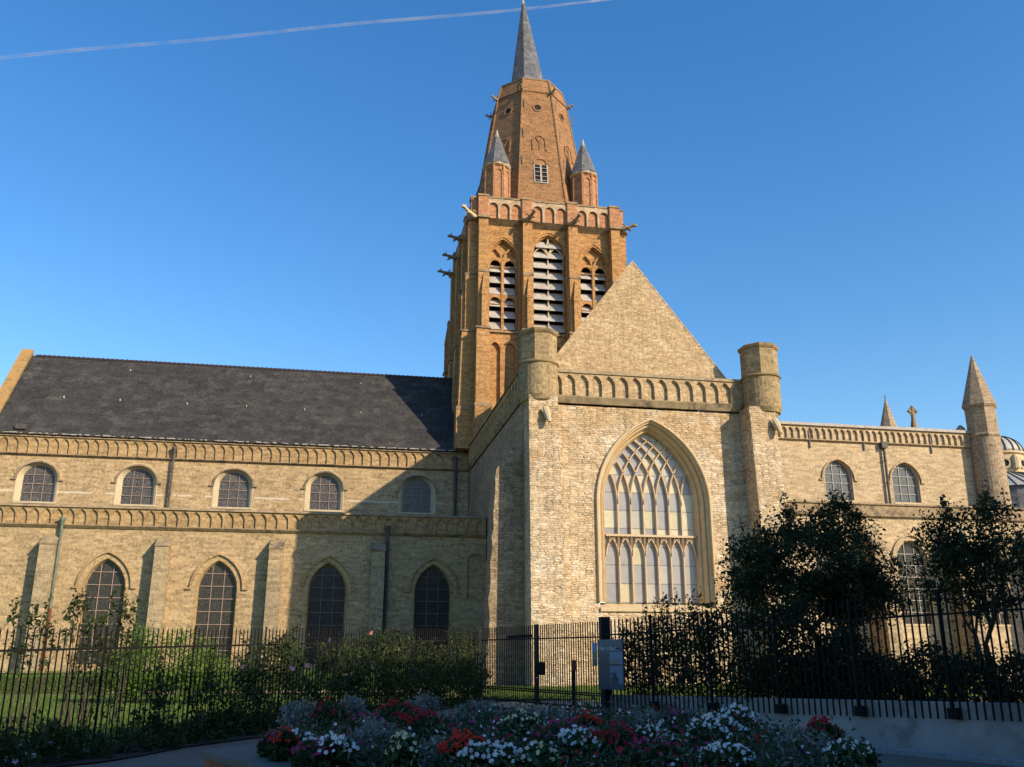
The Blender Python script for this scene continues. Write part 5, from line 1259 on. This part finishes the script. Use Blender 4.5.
bedding('petunia', 'cream yellow petunias between two silvery plants near the front', 'petunia', 403, 750, 0.2, 0.38, 'p_cream', 33, .027, WP)
bedding('petunia', 'white petunias at the bottom edge right of the cream ones', 'petunia', 480, 756, 0.26, 0.3, 'p_white', 61, .027, WP)
bedding('petunia', 'bright white petunias next to the scarlet geraniums at the bottom', 'petunia', 502, 757, 0.24, 0.3, 'p_white', 52, .027, WP)
bedding('petunia', 'pale petunias at the back of the bed in front of the left gate leaf', 'petunia', 522, 722, 0.34, 0.36, 'p_cream', 61, .027, WP)
bedding('petunia', 'cream white petunias at the bottom edge below the gate', 'petunia', 540, 757, 0.2, 0.3, 'p_cream', 28, .027, WP)
bedding('petunia', 'small white flowers below the gate post, mid bed', 'petunia', 575, 742, 0.3, 0.34, 'p_white', 57, .027, WP)
bedding('petunia', 'mass of white petunias right of the information board', 'petunia', 715, 727, 0.42, 0.36, 'p_white', 109, .027, WP)
bedding('petunia', 'white petunias at the back of the bed against the low wall', 'petunia', 735, 716, 0.38, 0.4, 'p_white', 72, .027, WP)
bedding('petunia', 'white petunias at the bottom edge left of the wide silvery plant', 'petunia', 725, 755, 0.3, 0.3, 'p_white', 61, .027, WP)
bedding('petunia', 'low white petunias at the far right tip of the bed', 'petunia', 850, 750, 0.3, 0.26, 'p_white', 52, .027, WP)
bedding('petunia', 'scattered white flowers in the middle of the bed below the board', 'petunia', 650, 738, 0.34, 0.34, 'p_white', 61, .027, WP)
bedding('geranium', 'scarlet geraniums at the left tip of the bed near the rim', 'geranium', 283, 741, 0.15, 0.34, 'p_orange', 11, .031, RG, True)
bedding('geranium', 'row of red geraniums at the back of the bed left of the gate', 'geranium', 398, 712, 0.4, 0.42, 'p_red', 24, .031, RG, True)
bedding('geranium', 'red geraniums in mid bed behind the cream petunias', 'geranium', 420, 724, 0.34, 0.42, 'p_red', 20, .031, RG, True)
bedding('geranium', 'large scarlet geraniums at the bottom of the bed left of the white petunias', 'geranium', 465, 748, 0.26, 0.38, 'p_orange', 36, .031, RG, True)
bedding('geranium', 'scarlet geraniums at the back of the bed in front of the right gate leaf', 'geranium', 588, 724, 0.22, 0.4, 'p_orange', 15, .031, RG, True)
bedding('geranium', 'crimson geraniums in mid bed below the gate post', 'geranium', 612, 738, 0.3, 0.38, 'p_red', 24, .031, RG, True)
bedding('geranium', 'dark red geraniums near the right end of the bed in front of the low wall', 'geranium', 822, 732, 0.26, 0.36, 'p_red', 23, .031, RG, True)
bedding('geranium', 'sparse red geraniums behind the tall silvery plant', 'geranium', 330, 712, 0.3, 0.46, 'p_red', 14, .031, RG, True)
bedding('verbena', 'dark magenta flowers trailing below the white petunias at the left end', 'flowers', 318, 750, 0.3, 0.28, 'p_pink', 61, .021, PP)
bedding('verbena', 'magenta flowers at the far left tip of the bed', 'flowers', 270, 741, 0.14, 0.28, 'p_pink', 24, .021, PP)
bedding('verbena', 'magenta flowers in mid bed left of the row of geraniums', 'flowers', 365, 726, 0.34, 0.36, 'p_pink', 52, .021, PP)
bedding('verbena', 'magenta flowers between the silvery clumps under the gate', 'flowers', 565, 732, 0.36, 0.36, 'p_pink', 61, .021, PP)
bedding('verbena', 'pink and magenta flowers at the bottom edge right of the gate post', 'flowers', 652, 752, 0.34, 0.32, 'p_pink', 61, .021, PP)
bedding('verbena', 'magenta flowers in front of the low wall left of the white petunias', 'flowers', 672, 718, 0.34, 0.34, 'p_pink', 52, .021, PP)

# filler leaves between the named clumps: nobody could count it
P_ = []
while len(P_) < 15000:
    x = rng.uniform(-1.5, 6.6); y = rng.uniform(7.3, 18.6)
    if in_poly(x, y, inn_): P_.append((x, y, .42+abs(rng.gauss(0, .15))))
tag(leaves('bedding_foliage', np.array(P_), .065, 'leaf_bed', up=.4), 'mixed dark green bedding foliage filling the planter between the flowers', 'foliage', kind='stuff')
P_ = []
while len(P_) < 3600:
    x = rng.uniform(-1.5, 6.6); y = rng.uniform(8.3, 18.6)
    if in_poly(x, y, inn_): P_.append((x, y, .46+abs(rng.gauss(0, .12))))
tag(leaves('silver_foliage', np.array(P_), .065, 'leaf_silver', up=.5, asp=.3), 'loose silvery foliage scattered through the flower bed', 'foliage', kind='stuff')
for nm, lab, m_, cnt in (('red_blooms', 'small red blooms scattered all over the flower bed', 'p_red', 190), ('white_blooms', 'small white blooms scattered all over the flower bed', 'p_white', 170), ('pink_blooms', 'small magenta blooms scattered all over the flower bed', 'p_pink', 190)):
    P_ = []
    while len(P_) < cnt:
        x = rng.uniform(-1.5, 6.6); y = rng.uniform(8.3, 18.6)
        if in_poly(x, y, inn_) and in_poly(cxp+(x-cxp)*1.15, cyp+(y-cyp)*1.15, inn_): P_.append((x, y, .56+min(.2, abs(rng.gauss(0, .11)))))
    tag(blossoms(nm, P_, .026, m_, None), lab, 'flowers', kind='stuff')
# anemones by the left edge
c_ = ray_pt(18, 748, .05)
shrub('anemone', 'white anemones flowering at the foot of the fence in the bottom left corner', 'flowers', [((c_.x-.1, c_.y+.25, .10), (.55, .35, .3))], 900, .08, 'leaf_olive', 4, flowers=('p_white', [ray_pt(px, py, .0+(755-py)*.011) for px, py in ((6, 741), (21, 744), (31, 744), (26, 741), (51, 743), (7, 759), (15, 761), (34, 756), (26, 753))], .055))

# ------------------------------------------------------------------ street of houses that shades the foreground (outside the frame)
for nm, c in (('house_a', (.45, .36, .28)), ('house_b', (.40, .20, .13)), ('house_c', (.50, .46, .40))): flatmat(nm, c, .9)
Dd = Vector((.59, .8)).normalized(); Nn_ = Vector((.8, -.59)).normalized()
descr = ['tall cream terraced house', 'tall brick terraced house', 'tall pale grey terraced house', 'tall brick corner house', 'tall cream end house with a doorway']
for i in range(5):
    s0 = 26-11.0*i-11.0; p0 = Dd*s0+Nn_*9.0
    Hh = thing('town_house', descr[i]+' on the street side opposite the church', 'house', (p0.x, p0.y, 0), 'houses opposite the church')
    fh = Fr((p0.x, p0.y, 0), (Dd.x, Dd.y, 0)); fh.N = Vector((-Nn_.x, -Nn_.y, 0))
    hl = []; wn = []
    for fl2 in range(4):
        for k in range(4):
            u = 1.6+k*2.6; z = .9+fl2*3.2
            if fl2 == 0 and k == 1: z0, z1 = .0, 2.4
            else: z0, z1 = z, z+1.7
            hl.append([(u-.5, z0), (u+.5, z0), (u+.5, z1), (u-.5, z1)]); wn.append((u, z0, z1))
    w_ = MB(); w_.wall(fh, [(0, -.3), (10.98, -.3), (10.98, 13.7), (0, 13.7)], hl, .3); w_.fbox(fh, 0, 10.98, -.3, 13.6, -9, -.31); w_.build('wall', ['house_a', 'house_b', 'house_c', 'house_b', 'house_a'][i], Hh)
    for j, (u, z0, z1) in enumerate(wn):
        q = MB(); q.fbox(fh, u-.5, u+.5, z0, z1, -.28, -.2); wo_ = q.build('door' if z1 < 3 and z0 == 0 else 'window', 'sign_dark', Hh, recalc=False)
        q = MB(); q.fbox(fh, u-.5, u-.44, z0, z1, -.2, -.14); q.fbox(fh, u+.44, u+.5, z0, z1, -.2, -.14); q.fbox(fh, u-.03, u+.03, z0, z1, -.2, -.14); q.fbox(fh, u-.44, u+.44, z1-.06, z1, -.2, -.14); q.build('frame', 'sign_pale', wo_, recalc=False)
    q = MB(); fg_ = Fr((p0.x, p0.y, 0), (Nn_.x, Nn_.y, 0)); fg_.N = Vector((Dd.x, Dd.y, 0))
    q.prism(fg_, [(-.3, 13.65), (9.3, 13.65), (4.5, 15.6)], 0, 10.98); q.build('roof', 'slate', Hh)


# ------------------------------------------------------------------ vapour trail high in the sky
m, t = mat('vapour'); n = N(t); g = n.n('ShaderNodeNewGeometry'); df = n.n('ShaderNodeBsdfDiffuse'); df.inputs[0].default_value = (.9, .9, .9, 1)
trn = n.n('ShaderNodeBsdfTransparent'); ms = n.n('ShaderNodeMixShader')
lw2 = n.n('ShaderNodeLayerWeight'); lw2.inputs[0].default_value = .5
f = n.math('MULTIPLY', n.math('POWER', n.math('SUBTRACT', 1.0, lw2.outputs['Facing']), 2.2), n.math('MULTIPLY', n.rampf(n.noise(g.outputs['Position'], .018, 6, .75), .3, .75), .34), clamp=True)
n.l(f, ms.inputs[0]); n.l(trn.outputs[0], ms.inputs[1]); n.l(df.outputs[0], ms.inputs[2]); n.out(ms.outputs[0]); MT['vapour'] = m
ct = MB(); A_ = Vector((-750, 1793.9, 1200)); B_ = Vector((460.5, 1380.5, 1200)); d_ = (B_-A_)
pts = [A_+d_*(k/20*1.9-.9)+Vector((0, 0, 2*math.sin(k*1.3))) for k in range(21)]
pts = [p_ for p_ in pts]
ct.tube(pts, [6.4-.17*k for k in range(21)], 12); o = ct.build('vapour_trail', 'vapour', smooth=True)
tag(o, 'thin white vapour trail crossing the blue sky behind the spire tip', 'vapour trail')
